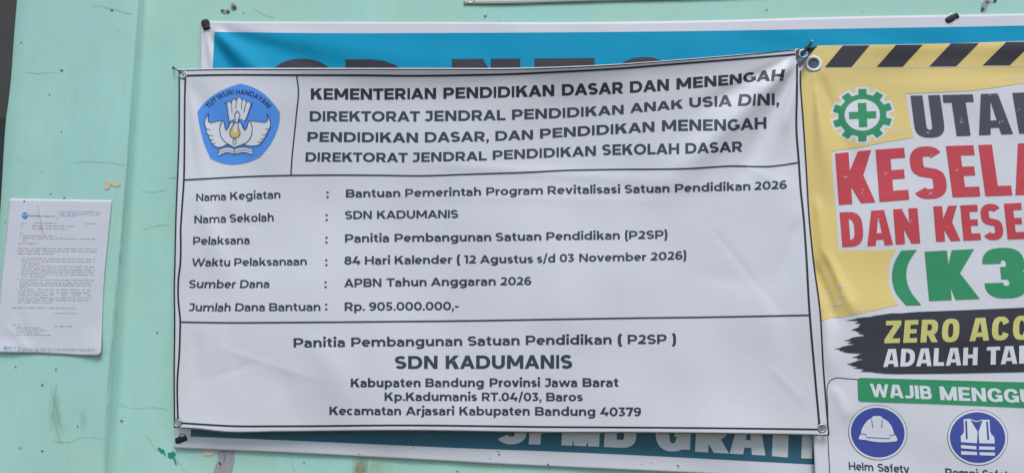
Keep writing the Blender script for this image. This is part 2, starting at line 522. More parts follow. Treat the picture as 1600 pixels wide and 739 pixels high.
def wall_material(name, base, green, dirt):
    m = bpy.data.materials.new(name); m.use_nodes = True
    t = m.node_tree; b = t.nodes['Principled BSDF']; N, Lk = t.nodes.new, t.links.new
    b.inputs['Roughness'].default_value = .6; b.inputs['Specular IOR Level'].default_value = .3
    g = N('ShaderNodeNewGeometry')
    def noise(scale, detail=5, rough=.55, stretch=(1, 1, 1), dist=0):
        mp = N('ShaderNodeMapping'); mp.inputs['Scale'].default_value = stretch; Lk(g.outputs['Position'], mp.inputs['Vector'])
        n = N('ShaderNodeTexNoise'); n.inputs['Scale'].default_value = scale; n.inputs['Detail'].default_value = detail
        n.inputs['Roughness'].default_value = rough; n.inputs['Distortion'].default_value = dist; Lk(mp.outputs[0], n.inputs['Vector']); return n.outputs['Fac']
    def ramp(s, a, c, lo=0., hi=1.):
        r = N('ShaderNodeMapRange'); r.inputs[1].default_value = a; r.inputs[2].default_value = c; r.inputs[3].default_value = lo; r.inputs[4].default_value = hi
        Lk(s, r.inputs[0]); return r.outputs[0]
    def mix(f, a, c):
        x = N('ShaderNodeMix'); x.data_type = 'RGBA'; Lk(f, x.inputs['Factor'])
        for k, v in (('A', a), ('B', c)):
            if isinstance(v, tuple): x.inputs[k].default_value = (*v, 1)
            else: Lk(v, x.inputs[k])
        return x.outputs['Result']
    c = mix(ramp(noise(3.0, 4), .38, .64), base, green)
    c = mix(ramp(noise(14, 6, .6, (1, 1, .6)), .45, .75, 0, .35), c, tuple(k * .86 for k in base))
    c = mix(ramp(noise(9, 8, .7), .56, .74, 0, .38), c, dirt)
    c = mix(ramp(noise(5.5, 5, .6, (1, 1, .35)), .52, .72, 0, .45), c, tuple(min(.8, k * 1.12 + .03) for k in base))
    c = mix(ramp(noise(70, 3, .5), .70, .76, 0, .5), c, tuple(k * .62 for k in base))
    c = mix(ramp(noise(38, 2, .5, (1, 1, .15)), .66, .74, 0, .16), c, dirt)
    Lk(c, b.inputs['Base Color'])
    bp = N('ShaderNodeBump'); bp.inputs['Strength'].default_value = .18; bp.inputs['Distance'].default_value = .004
    Lk(noise(30, 8, .6, (1, 1, .7)), bp.inputs['Height'])
    b2 = N('ShaderNodeBump'); b2.inputs['Strength'].default_value = .12; b2.inputs['Distance'].default_value = .001
    Lk(noise(320, 3), b2.inputs['Height']); Lk(bp.outputs[0], b2.inputs['Normal']); Lk(b2.outputs[0], b.inputs['Normal'])
    return m

VB = dict(rough=.42, spec=.40)
M = {}
M['mint'] = wall_material('mint_paint', (.385, .70, .60), (.44, .69, .53), (.40, .52, .40))
M['mint_face'] = wall_material('mint_paint_pilaster', (.385, .67, .580), (.415, .665, .53), (.39, .50, .40))
M['mint_edge'] = wall_material('mint_paint_edge', (.33, .60, .52), (.33, .52, .38), (.33, .40, .30))
M['vinyl'] = mat('white_vinyl', (.715, .71, .725), var=.06, scale=7, bump=.11, bump_scale=260, stretch=(.3, 1, 1), **VB)
M['vinyl_old'] = mat('weathered_vinyl', (.68, .67, .69), var=.06, scale=8, bump=.10, bump_scale=500, **VB)
M['ink'] = mat('dark_navy_ink', (.040, .050, .082), rough=.42, spec=.4, var=.35, scale=14, bump=.1, bump_scale=260)  # noise variation paints the sheen's lighter and darker tones into the ink
M['ink_black'] = mat('black_ink', (.020, .021, .031), rough=.42, spec=.4, var=.3, scale=14)  # sheen variation painted into the colour here as well
M['teal'] = mat('teal_print', (.006, .31, .50), rough=.6, spec=.12, var=.10, scale=9, bump=.05, bump_scale=300)
M['teal_dark'] = mat('dark_teal_print', (.018, .115, .165), var=.10, scale=9, **VB)
M['cream_ink'] = mat('greyish_cream_print', (.60, .61, .58), var=.06, scale=12, **VB)
M['charcoal'] = mat('charcoal_print', (.035, .030, .038), **VB)
M['yellow'] = mat('yellow_print', (.84, .635, .215), var=.10, scale=7, bump=.10, bump_scale=120, stretch=(.15, 1, 1), **VB)
M['red'] = mat('red_print', (.60, .055, .07), var=.10, scale=60, stretch=(.1, 1, 1), **VB)
M['green'] = mat('green_print', (.028, .29, .115), var=.10, scale=60, stretch=(.1, 1, 1), **VB)
M['slate'] = mat('slate_print', (.070, .070, .095), var=.10, scale=60, stretch=(.1, 1, 1), **VB)
M['brush'] = mat('dark_brush_print', (.036, .036, .048), var=.25, scale=40, stretch=(.08, 1, 1), **VB)
M['lemon'] = mat('lemon_print', (.68, .62, .20), var=.08, scale=40, **VB)
M['blue'] = mat('blue_print', (.055, .080, .34), var=.06, scale=20, **VB)
M['white_ink'] = mat('white_print', (.74, .75, .77), **VB)
M['emblem_blue'] = mat('emblem_blue_print', (.085, .295, .77), **VB)
M['emblem_line'] = mat('emblem_navy_line', (.02, .04, .13), **VB)
M['gold'] = mat('emblem_gold_print', (.72, .55, .16), **VB)
M['steel'] = mat('nickel_eyelet', (.46, .46, .46), rough=.42, metallic=1.0)
M['plastic'] = mat('white_plastic_eyelet', (.84, .84, .88), rough=.35, spec=.5)
M['rubber'] = mat('black_rubber', (.022, .022, .024), rough=.7, var=.3, scale=300, bump=.5, bump_scale=250)
M['cord'] = mat('black_cord', (.02, .02, .022), rough=.75, bump=.4, bump_scale=800)
M['dark_vinyl'] = mat('dark_corner_patch', (.075, .068, .085), rough=.5, var=.2, scale=120)
M['paper'] = mat('white_paper', (.66, .655, .69), rough=.75, spec=.2, var=.035, scale=25)
M['paper_ink'] = mat('grey_paper_ink', (.36, .36, .39), rough=.8, spec=.1)
M['paper_blue'] = mat('paper_blue_ink', (.08, .26, .58), rough=.8, spec=.1)
M['paper_light'] = mat('paper_pale_ink', (.55, .40, .33), rough=.8, spec=.1)
M['paper_teal'] = mat('paper_teal_ink', (.26, .44, .55), rough=.8, spec=.1)
M['chip_cream'] = mat('old_cream_paint', (.66, .56, .38), rough=.8, var=.12, scale=60)
M['cement'] = mat('bare_cement', (.36, .34, .35), rough=.9, var=.25, scale=60, bump=.6, bump_scale=120)
M['spot'] = mat('dull_spot', (.12, .19, .17), rough=.9, var=.3, scale=200)
M['dirt'] = mat('dark_grime', (.07, .08, .07), rough=.9, var=.4, scale=200)
M['crack'] = mat('hairline_crack', (.29, .51, .45), rough=.9)
M['green_paint'] = mat('dark_green_paint', (.02, .27, .17), rough=.5, var=.3, scale=150)
M['recess'] = mat('painted_shade_wall', (.060, .056, .050), rough=.8, var=.2, scale=8)  # the recess's deep shade is put into this dark base colour
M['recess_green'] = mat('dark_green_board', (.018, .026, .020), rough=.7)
M['hem'] = mat('cream_cloth', (.72, .75, .63), rough=.6, var=.06, scale=15, bump=.1, bump_scale=400)

def stain_material(name, color, amount):
    m = bpy.data.materials.new(name); m.use_nodes = True
    t = m.node_tree; b = t.nodes['Principled BSDF']; b.inputs['Base Color'].default_value = (*color, 1); b.inputs['Roughness'].default_value = .8
    at = t.nodes.new('ShaderNodeAttribute'); at.attribute_name = 'soft'
    no = t.nodes.new('ShaderNodeTexNoise'); no.inputs['Scale'].default_value = 110; no.inputs['Detail'].default_value = 6
    g = t.nodes.new('ShaderNodeNewGeometry'); mp = t.nodes.new('ShaderNodeMapping'); mp.inputs['Scale'].default_value = (1, 1, .25)
    t.links.new(g.outputs['Position'], mp.inputs['Vector']); t.links.new(mp.outputs[0], no.inputs['Vector'])
    mr = t.nodes.new('ShaderNodeMapRange'); mr.inputs[1].default_value = .24; mr.inputs[2].default_value = .74; t.links.new(no.outputs['Fac'], mr.inputs[0])
    mu = t.nodes.new('ShaderNodeMath'); mu.operation = 'MULTIPLY'; t.links.new(at.outputs['Fac'], mu.inputs[0]); t.links.new(mr.outputs[0], mu.inputs[1])
    m2 = t.nodes.new('ShaderNodeMath'); m2.operation = 'MULTIPLY'; m2.inputs[1].default_value = amount; t.links.new(mu.outputs[0], m2.inputs[0])
    t.links.new(m2.outputs[0], b.inputs['Alpha'])
    return m

# ------------------------------------------------------------------ the wall
PIL = 0.019                                           # the pilaster stands this far off the wall
flat = Sheet(0.0, lambda x, y: 0 * x)
face = Sheet(PIL, lambda x, y: 0 * x)
def Xat(px, py, d): return float(unproject(px, py, d)[0])
ZB, ZT = 0.0, 3.4
def wall_panel(name, x0, x1, m, y=0.0, n=2):
    bm = bmesh.new()
    vs = [bm.verts.new(v) for v in ((x0, y, ZB), (x1, y, ZB), (x1, y, ZT), (x0, y, ZT))]
    bm.faces.new(vs)
    r = bmesh.ops.extrude_face_region(bm, geom=bm.faces[:])
    for v in [g for g in r['geom'] if isinstance(g, bmesh.types.BMVert)]: v.co.y += .15
    bmesh.ops.recalc_face_normals(bm, faces=bm.faces[:])
    return bm_obj(name, bm, m, None, smooth=False)

def line_x(p, q, d):
    """wall x as a function of z along the photographed edge p-q at depth d"""
    a, b = P(*p, d), P(*q, d)
    return lambda z: a.x + (b.x - a.x) * (z - a.z) / (b.z - a.z)
cr = line_x((216, 0), (163.5, 739), PIL)               # pilaster's right-hand corner
ft = line_x((230, 0), (181, 739), 0.0)                 # where its side meets the wall
lf_pts = [(24.4, 0), (20, 52), (15.6, 117), (11.4, 156), (6.5, 190), (3.2, 240), (0, 300), (-12, 480), (-32, 739)]
lfz = np.array([[P(a, b, PIL).z, P(a, b, PIL).x] for a, b in lf_pts])[::-1]
def lf(z): return float(np.interp(z, lfz[:, 0], lfz[:, 1]))

wall = wall_panel('wall', ft(1.6) - .03, 3.2, M['mint'])
tag(wall, 'mint green painted plaster wall behind all the banners', 'wall', kind='structure')
# pilaster: rounded corner, uneven plaster edge
bm = bmesh.new()
zs = np.linspace(ZB, ZT, 120)
rng = np.random.RandomState(3)
jit = waves(5, 10, .03, .4)
rows = []
for z in zs:
    c, f_, l = cr(z), ft(z), lf(z)
    c += .0010 * float(jit(z, 0)); r = .003
    row = [(l + .004, .25, z), (l, 0.03, z), (l, -PIL + .004, z), (l + .004, -PIL, z)]
    for k in range(1, 8): row.append((l + (c - r - l) * k / 8, -PIL, z))
    row += [(c - r, -PIL, z), (c - r * .45, -PIL + r * .10, z), (c - r * .1, -PIL + r * .45, z), (c, -PIL + r, z)]
    fx = f_ + .0008 * float(jit(z + 3, 1))
    row += [(c + (fx - c) * .6, -.0056, z), (fx - .001, -.0018, z), (fx + .003, -.0006, z), (fx + .010, .004, z)]
    rows.append([bm.verts.new(v) for v in row])
for a, b in zip(rows[:-1], rows[1:]):
    for k in range(len(a) - 1): bm.faces.new((a[k], a[k+1], b[k+1], b[k]))
bmesh.ops.recalc_face_normals(bm, faces=bm.faces[:])
pil = bm_obj('pilaster', bm, M['mint_face'])
tag(pil, 'mint green plaster pilaster standing slightly proud of the wall, paper notice on it', 'pilaster', kind='structure')
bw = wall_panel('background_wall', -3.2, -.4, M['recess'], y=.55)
tag(bw, 'recess wall past the pilaster edge, its shade painted in as dark grey', 'wall', kind='structure')
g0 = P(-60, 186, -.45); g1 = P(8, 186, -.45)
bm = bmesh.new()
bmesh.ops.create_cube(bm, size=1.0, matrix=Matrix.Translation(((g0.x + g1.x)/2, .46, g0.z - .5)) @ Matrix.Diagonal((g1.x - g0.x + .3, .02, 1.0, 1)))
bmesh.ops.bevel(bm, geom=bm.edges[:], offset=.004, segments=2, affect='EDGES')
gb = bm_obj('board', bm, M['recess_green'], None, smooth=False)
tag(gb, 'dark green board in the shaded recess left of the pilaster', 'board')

# ---- marks on the plaster: chips, cracks, blots (parts of the wall or pilaster they are on)
def blob(cx, cy, rx, ry, seed, n=26, rough=.28, rot=0.0):
    rg = np.random.RandomState(seed); ph = rg.uniform(0, 6.28, 5); am = rg.uniform(.3, 1, 5) * rough / np.arange(1, 6) ** .6
    out = []
    for k in range(n):
        a = 2*math.pi*k/n; r = 1 + sum(am[i]*math.sin((i+1.0)*a + ph[i]) for i in range(5))
        x, y = rx*r*math.cos(a), ry*r*math.sin(a)
        out.append((cx + x*math.cos(rot) - y*math.sin(rot), cy + x*math.sin(rot) + y*math.cos(rot)))
    return out
def mark(name, polys, m, sheet, parent, lift=.0012, t=.0008):
    pr = Print()
    for k, p in enumerate(polys): pr.add(p, k)
    return pr.build(name, sheet, m, parent, lift, 40.0)
def crack(pts, sheet, parent, w=.8, seed=0, m=None):
    q = resample(np.array(pts, float), 26); rg = np.random.RandomState(seed)
    q[:, 1] += np.cumsum(rg.uniform(-.35, .35, len(q))); pr = Print()
    pr.strip(q, w * rg.uniform(.3, 1.0, len(q)))
    return pr.build('crack', sheet, m or M['crack'], parent, .0010, 60.0)
def soft_stain(name, pts, wid, sheet, parent, m):
    """a smear whose edges fade out through a vertex attribute"""
    q = resample(np.array(pts, float), 16); V, A, Fc = [], [], []
    for k, (x, y) in enumerate(q):
        e = math.sin(math.pi * min(1, max(0, k / 15.)) * .97 + .05) ** .7
        for j in range(9):
            o = (j - 4) / 4.; V.append(sheet.pt(x + o * wid[min(len(wid)-1, int(k/16*len(wid)))], y, .0012)); A.append(max(0, e * (1 - o*o) ** 1.6))
    for k in range(15):
        for j in range(8): a = k*9 + j; Fc.append((a, a+9, a+10, a+1))
    o = mesh_obj(name, V, Fc, m, parent)
    at = o.data.attributes.new('soft', 'FLOAT', 'POINT'); at.data.foreach_set('value', [float(a) for a in A])
    return o

mark('paint_chip', [blob(181, 288, 7, 3.8, 1), blob(169, 286, 6, 3, 2, rot=.5), blob(167, 293, 5, 4, 3)], M['chip_cream'], face, pil)
for k, (x, y, r) in enumerate([(33, 67, 1.5), (96, 110, 2.8), (77, 148, 1.6), (96, 206, 1.5), (8, 346, 1.8), (79, 303, 1.5), (100, 309, 2), (87, 577, 2),
                               (66, 601, 2.4), (32, 698, 3.2), (66, 704, 2.2), (24, 573, 1.8), (175, 16, 2.6), (148, 452, 1.4), (121, 665, 1.8)]):
    mark('grime_spot', [blob(x, y, r*.8, r*.65, 20+k, n=12)], M['spot'] if k not in (9, 4) else M['crack'], face, pil)
for k, pts in enumerate([[(38, 112), (62, 114), (84, 111)], [(112, 254), (150, 254), (200, 259)], [(150, 9), (175, 15), (206, 24)], [(82, 689), (115, 688), (124, 684), (166, 687)],
                         [(60, 500+40), (40, 512+40)], [(88, 600), (84, 650), (93, 690)], [(80, 610), (95, 665)]]):
    crack(pts, face, pil, .8, k)
soft_stain('stain', [(84, 600), (86, 640), (90, 672), (92, 695)], [9, 14, 16, 9], face, pil, stain_material('brown_smudge', (.30, .29, .21), .33))
soft_stain('stain', [(128, 640), (131, 655), (130, 672)], [7, 9, 7], face, pil, stain_material('grey_smudge', (.30, .40, .34), .3))
soft_stain('stain', [(208, 150), (200, 250), (190, 370), (177, 520), (168, 640), (162, 760)], [3.2, 3.2, 3.6, 4.2, 5, 5], face, pil, stain_material('corner_grime', (.30, .38, .28), .55))
for k, pts in enumerate([[(222, 298), (240, 300), (259, 296)], [(224, 358), (240, 354), (262, 352)], [(188, 632), (215, 637), (240, 635), (262, 638)],
                         [(262, 280), (272, 276)], [(395, 12), (412, 24), (428, 28)], [(228, 678), (245, 705)], [(275, 715), (290, 739)], [(450, 700), (462, 739)]]):
    crack(pts, flat, wall, .8, 30+k)
for k, (x, y, r) in enumerate([(245, 519, 1.8), (190, 657, 2.6), (380, 20.5, 1.2), (272, 278, 1.3), (1198, 16, 1.6), (779, 33, 1.0), (475, 722, 1.6), (715, 736, 2)]):
    mark('grime_spot', [blob(x, y, r*.8, r*.65, 60+k, n=12)], M['spot'], flat, wall)
mark('paint_chip', [blob(323, 705.5, 10, 5.5, 5), blob(336, 704, 6, 3, 6)], M['chip_cream'], flat, wall)
mark('cement_patch', [[(341, 700), (366, 702), (366, 718), (363, 730), (362, 752), (331, 752), (333, 738), (337, 726), (342, 716), (339, 708)]], M['cement'], flat, wall)
mark('plaster_hole', [blob(344, 724, 3, 1.6, 8, rot=.8)], M['dirt'], flat, wall, lift=.0016)
crack([(349, 703), (351, 716), (349, 722)], flat, wall, 1.0, 44, M['dirt']).location = (0, -.0006, 0)
mark('cement_patch', [blob(352, 18, 7, 3, 9), blob(365, 11, 5, 5, 10, rot=.7)], M['cement'], flat, wall)
mark('plaster_hole', [blob(347, 17, 2.4, 2, 11), blob(356, 18.5, 2.6, 2, 12), blob(366, 12, 2.6, 4, 13, rot=-.6)], M['dirt'], flat, wall, lift=.0016)
mark('cement_patch', [blob(1538, 12, 5, 8, 14, rot=.4), blob(1544, 2, 5, 4, 15)], M['cement'], flat, wall)
mark('plaster_hole', [blob(1535, 15, 2.4, 3, 16), blob(1554, 2, 3, 2, 17), blob(1543, 4, 2, 2, 18)], M['dirt'], flat, wall, lift=.0016)
gp = Print()
gp.add(blob(252, 703, 6, 3.2, 21, rot=.65), 0); gp.add(blob(267, 710, 6, 5, 22), 1); gp.line([(270, 712), (273, 718), (275, 725)], 2.6, 2); gp.line([(256, 706), (258, 711)], 2.0, 2)
gp.build('paint_blot', flat, M['green_paint'], wall, .0012, 40)
soft_stain('stain', [(566, 708), (564, 722), (561, 742), (558, 765)], [16, 14, 12, 12], flat, wall, stain_material('rust_stain', (.36, .22, .05), 1.0))
soft_stain('stain', [(590, 700), (588, 735), (584, 775)], [30, 30, 26], flat, wall, stain_material('yellowed_paint', (.46, .52, .25), .6))

# ------------------------------------------------------------------ eyelets, nails and ties
def px_size(sheet, x, y):
    return (sheet.pt(x + 1, y) - sheet.pt(x, y)).length

def eyelet(name, x, y, ro, ri, sheet, m, parent, lift=.0005, hgt=1.0, squash=1.0):
    c = sheet.pt(x, y, lift); s = px_size(sheet, x, y)
    a, b = (ro + ri) / 2 * s, (ro - ri) / 2 * s
    V, Fc, N, K = [], [], 32, 10
    for i in range(N):
        t = 2*math.pi*i/N
        for k in range(K):
            p = 2*math.pi*k/K
            r = a + b*math.cos(p)
            V.append((c.x + r*math.cos(t), c.y - b*hgt*(math.sin(p)) , c.z + r*math.sin(t)*squash))
    for i in range(N):
        for k in range(K):
            Fc.append((i*K+k, i*K+(k+1) % K, ((i+1) % N)*K+(k+1) % K, ((i+1) % N)*K+k))
    o = mesh_obj(name, V, Fc, m, parent)
    return o

def tube(bm, pts, rad, seg=8, noise=0.0, seed=0, smooth_path=True, cap=True):
    P3 = np.array([tuple(p) for p in pts], float)
    if smooth_path and len(P3) > 2:
        s = np.linspace(0, 1, len(P3)); t = np.linspace(0, 1, len(P3) * 5)
        q = []
        for k in range(3):
            mm = np.gradient(P3[:, k], s); i = np.clip(np.searchsorted(s, t, side='right')-1, 0, len(s)-2); h = s[i+1]-s[i]; u = (t-s[i])/h
            q.append((2*u**3-3*u**2+1)*P3[i, k]+(u**3-2*u**2+u)*h*mm[i]+(-2*u**3+3*u**2)*P3[i+1, k]+(u**3-u**2)*h*mm[i+1])
        P3 = np.stack(q, -1)
    rg = np.random.RandomState(seed)
    rr = np.interp(np.linspace(0, 1, len(P3)), np.linspace(0, 1, len(np.atleast_1d(rad))), np.atleast_1d(rad))
    prev = None; rings = []
    for i in range(len(P3)):
        t = P3[min(i+1, len(P3)-1)] - P3[max(i-1, 0)]; t = Vector(t).normalized()
        u = t.cross(Vector((0, 1, 0.13))).normalized(); v = t.cross(u)
        ring = []
        for k in range(seg):
            a = 2*math.pi*k/seg; r = rr[i] * (1 + noise * rg.uniform(-1, 1))
            ring.append(bm.verts.new(Vector(P3[i]) + u*r*math.cos(a) + v*r*math.sin(a)))
        if prev:
            for k in range(seg): bm.faces.new((prev[k], prev[(k+1) % seg], ring[(k+1) % seg], ring[k]))
        rings.append(ring); prev = ring
    if cap:
        bm.faces.new(rings[0][::-1]); bm.faces.new(rings[-1])

# ------------------------------------------------------------------ teal school banner (lowest layer)
tw = waves(11, 10, 90, 260)
def h_teal(x, y):
    h = .0014 * tw(x, y)
    k = sstep(y, 30, 70)
    h = h + ridge(x, y, (322, 40), (520, 215), 26, .0095, .12, .4)
    h = h + ridge(x, y, (322, 40), (440, 240), 20, -.0068, .12, .4)
    h = h + ridge(x, y, (322, 40), (640, 150), 24, -.0042, .12, .5)
    h = h + ridge(x, y, (320, 44), (345, 160), 7, .0034, .12, .4)
    h = h + ridge(x, y, (318, 44), (330, 170), 5, -.0026, .12, .4)
    h = h + ridge(x, y, (330, 42), (820, 120), 26, .0022, .2, .5)
    h = h + .0016 * np.sin((x - y*1.2) / 38.0) * sstep(x, 900, 1250) * sstep(y, 45, 70)
    return h + .003 * np.exp(-((y-90)/60.)**2)
teal = Sheet(.006, h_teal)
root = empty('school_banner', P(790, 720, 0))
tag(root, 'wide teal banner with white margin, mostly hidden behind the white announcement banner', 'banner')
TB_top = [(313, 33), (340, 33.6), (500, 34.6), (700, 35), (910, 35), (1120, 32), (1300, 27), (1600, 21.6), (1720, 19)]
TB_bot = [(272.3, 700), (440, 707), (660, 718.4), (760, 724), (1057, 737.7), (1272, 748), (1500, 760), (1790, 774)]
TB_left = [(313, 33), (312, 107), (303, 250), (286, 480), (272.3, 700)]
TB_right = [(1720, 19), (1745, 300), (1790, 774)]
o = coons(teal, TB_top, TB_bot, TB_left, TB_right, 4, 'sheet', M['vinyl_old'], root); thick(o, .0006)
def band(top, bot, n=60):
    a = resample(np.array(top, float), n); b = resample(np.array(bot, float), n)
    return a, b
pr = Print()
a, b = band([(335, 50.3), (500, 52.3), (700, 52), (936, 50.6), (1120, 48.6), (1240, 46.6), (1600, 40.5), (1705, 38.5)],
            [(320, 360), (600, 370), (900, 380), (1200, 385), (1730, 395)])
for i in range(59): pr.add([a[i], a[i+1], b[i+1], b[i]])
pr.build('upper_panel', teal, M['teal'], root, .0011, 4)
pr = Print()
a, b = band([(320, 360.4), (600, 370.4), (900, 380.4), (1200, 385.4), (1730, 395.4)],
            [(297.6, 681.5), (440, 687.2), (760, 701), (860, 704.6), (1271, 725), (1500, 737), (1760, 750)])
for i in range(59): pr.add([a[i], a[i+1], b[i+1], b[i]])
pr.build('lower_panel', teal, M['teal_dark'], root, .0005, 6)
HV = style(.31, .24, 2.6, True, .05)
ctrl = [(425, 198, 93), (640, 197, 93.2), (813, 196, 91.8), (929, 195, 91.2), (1060, 194, 90)]
text_part('heading_text', [('S', 422, 521), ('D', 539.6, 642), ('N', 705.8, 813), ('E', 835, 929), ('G', 952, 1059)], ctrl, style(.31, .24, 2.3, True, .05), teal, M['charcoal'], root, .0016, 4)
ctrl = [(774, 692.5, 632, 4), (842, 693.8, 633, 4), (936, 697.2, 636, 4), (993, 699.8, 639, 4), (1023, 703.3, 641, 3), (1078, 704.5, 643, 3), (1139, 708, 646, 3), (1196, 711, 649, 3),
        (1227, 714, 652, 2), (1270, 716, 654, 2), (1330, 719, 657, 2)]
text_part('footer_text', [('S', 774.6, 821.5), ('P', 826, 872), ('M', 877, 936), ('B', 943.5, 993), ('G', 1023, 1078), ('R', 1086, 1139), ('A', 1140, 1196), ('T', 1190, 1247), ('I', 1252, 1269), ('S', 1276, 1325)],
          ctrl, style(.27, .20, 2.4, True, .05), teal, M['cream_ink'], root, .0007, 7)
pr = Print()
for k, (x, y, r) in enumerate([(778, 705, 1.3), (780, 710, 1.6), (766, 716, 1), (1059, 727, 1.6), (1060, 730, 1.0), (1002, 725, .9), (1018, 723, .8), (856, 725, 1.6), (858, 728, 1.3), (646, 699, 1.1), (561, 709, 1.0), (787, 725, 1)]):
    pr = Print(); pr.add(blob(x, y, r, r*.9, 100+k, n=9), 0); pr.build('dirt_speck', teal, M['dirt'], root, .0005, 50)

def rubber_tab(x0, y0, x1, y1, wid, sheet, label, seed, loc):
    """a folded scrap of black rubber holding a corner, with its nail"""
    rt = empty('rubber_tab', sheet.pt((x0+x1)/2, (y0+y1)/2))
    tag(rt, label, 'fastener', 'black rubber tabs nailed over the teal banner corners')
    s = px_size(sheet, x0, y0); a, b = sheet.pt(x0, y0, .003), sheet.pt(x1, y1, .003)
    ax = (b - a).normalized(); up = Vector((0, -1, 0)); sd = ax.cross(up)
    bm = bmesh.new(); L = (b - a).length; rg = np.random.RandomState(seed); n, k = 9, 7; prev = None
    prof = [(-.5, 0), (-.52, .35), (-.40, .62), (0, .72), (.40, .60), (.52, .33), (.5, 0)]
    for i in range(n):
        t = i/(n-1); f = .72 + .28*math.sin(math.pi*min(1, t*1.25 + .08)) if t < .8 else .92
        ring = []
        for (u, v) in prof:
            ring.append(bm.verts.new(a + ax*(L*t) + sd*(u*wid*s*f*(1+.08*rg.uniform(-1, 1))) + up*(v*wid*s*.55*f*(1+.18*rg.uniform(-1, 1)) - .0035)))
        if prev:
            for q in range(k-1): bm.faces.new((prev[q], prev[q+1], ring[q+1], ring[q]))
        else: bm.faces.new(ring)
        prev = ring
    bm.faces.new(prev[::-1])
    bmesh.ops.recalc_face_normals(bm, faces=bm.faces[:])
    o = bm_obj('tab', bm, M['rubber'], rt)
    md = o.modifiers.new('soften', 'SUBSURF'); md.levels = 1; md.render_levels = 1
    bm = bmesh.new(); c = a.lerp(b, .55) + up*(wid*s*.42)
    bmesh.ops.create_uvsphere(bm, u_segments=10, v_segments=6, radius=.0016, matrix=Matrix.Translation(c) @ Matrix.Diagonal((1, .5, 1, 1)))
    bm_obj('nail_head', bm, M['rubber'], rt)
rubber_tab(319, 31, 323, 46, 12.5, teal, 'stubby black rubber tab at the upper left corner of the teal banner', 1, None)
rubber_tab(273, 689, 291, 683.5, 9.5, teal, 'black rubber tab lying sideways at the lower left corner of the teal banner', 2, None)
rubber_tab(1479, 33, 1498, 23, 10.5, teal, 'ragged black rubber tab on the top margin above the striped yellow banner', 3, None)
eyelet('eyelet', 285, 683, 7.2, 4.6, teal, M['steel'], root, .0002, .35)
eyelet('eyelet', 1489, 27, 7, 4.6, teal, M['steel'], root, .0002, .35)

# ------------------------------------------------------------------ safety banner (right)
kw = waves(21, 12, 60, 220)
def h_k3(x, y):
    h = .0022 * kw(x, y)
    h = h + ridge(x, y, (1272, 104), (1300, 330), 17, .0060, .1, .5)
    h = h + ridge(x, y, (1272, 108), (1345, 290), 19, -.0050, .12, .5)
    h = h + ridge(x, y, (1272, 104), (1262, 360), 14, -.0022, .12, .5)
    h = h + ridge(x, y, (1284, 380), (1342, 505), 12, .0062, .25, .3)
    h = h + ridge(x, y, (1268, 400), (1312, 520), 12, -.0056, .25, .3)
    h = h + ridge(x, y, (1275, 300), (1292, 420), 12, .0046, .25, .3)
    h = h + ridge(x, y, (1285, 440), (1300, 600), 12, .0034, .25, .3)
    h = h + ridge(x, y, (1300, 600), (1330, 660), 14, .0022, .25, .3)
    h = h + .0040 * np.exp(-((y - 72) / 16.)**2) * sstep(x, 1290, 1420)
    h = h - .0014 * np.exp(-((y - 116) / 14.)**2) * sstep(x, 1300, 1420)
    return h
k3 = Sheet(.016, h_k3)
root = empty('safety_banner', P(1440, 739, 0))
tag(root, 'yellow and white safety banner with striped top, green gear and red lettering', 'banner')
K_left = [(1277, 72), (1262, 89), (1247, 107), (1249, 150), (1252, 240), (1257, 400), (1266, 580), (1271, 682), (1273.5, 739), (1277, 800)]
K_top = [(1277, 72), (1317, 71), (1400, 70), (1530, 67), (1600, 64.6), (1760, 58), (1960, 50)]
K_bot = [(1277, 800), (1440, 806), (1700, 818), (2010, 830)]
K_right = [(1960, 50), (1985, 440), (2010, 830)]
o = coons(k3, K_top, K_bot, K_left, K_right, 4, 'sheet', M['vinyl'], root, holes=[(1271, 100, 10.8)]); thick(o, .0006)
pr = Print()
pr.add([(1277.3, 72.3), (1317, 71.3), (1400, 70.3), (1530, 67.3), (1600, 64.9), (1760, 58.4), (1950, 51), (1952, 80), (1760, 108), (1680, 119), (1600, 130), (1560, 136.5), (1513.7, 142.4), (1470, 144.5), (1416, 146.6),
        (1419, 175), (1424, 200), (1428, 215), (1380, 223), (1340, 231), (1312, 234.5), (1300.5, 237), (1299.5, 243), (1302, 285), (1306, 326), (1309, 365), (1311, 391.7),
        (1340, 390.2), (1375, 391), (1401, 389), (1393, 402), (1389, 416), (1388.5, 440), (1391, 452), (1396, 464), (1404, 476), (1385, 480), (1366, 485.5), (1358, 486), (1340, 491), (1332, 491), (1318, 495), (1300, 496), (1283, 501), (1262.3, 504),
        (1257.4, 400), (1252.4, 240), (1249.4, 150), (1247.4, 107.2), (1262.2, 89.3)])
polys = pr.polys; hole = (1270.5, 100, 8)
oy = pr.build('yellow_field', k3, M['yellow'], root, .0006, 4)
bm = bmesh.new(); bm.from_mesh(oy.data)
hc = k3.pt(1270.5, 100) - world_loc(root); hs = px_size(k3, 1270, 100) * 10.8
bmesh.ops.delete(bm, geom=[f for f in bm.faces if (Vector((f.calc_center_median().x - hc.x, f.calc_center_median().z - hc.z))).length < hs], context='FACES')
bm.to_mesh(oy.data); bm.free()
pr = Print()
for (t0, t1, b0, b1, yt, yb) in [(1317, 1359, 1289, 1330.5, 71.6, 105.4), (1400, 1442, 1370, 1410.5, 70.6, 105), (1486, 1530, 1452, 1494, 68.2, 104.4), (1572.5, 1615, 1535.6, 1578, 66, 102.6), (1659, 1702, 1621, 1663, 63, 101), (1746, 1790, 1707, 1750, 60, 99), (1834, 1878, 1794, 1837, 56.5, 97)]:
    pr = Print(); pr.add([(t0, yt), (t1, yt - .4), (b1, yb - .3), (b0, yb)])
    pr.build('hazard_stripe', k3, M['charcoal'], root, .0011, 4)
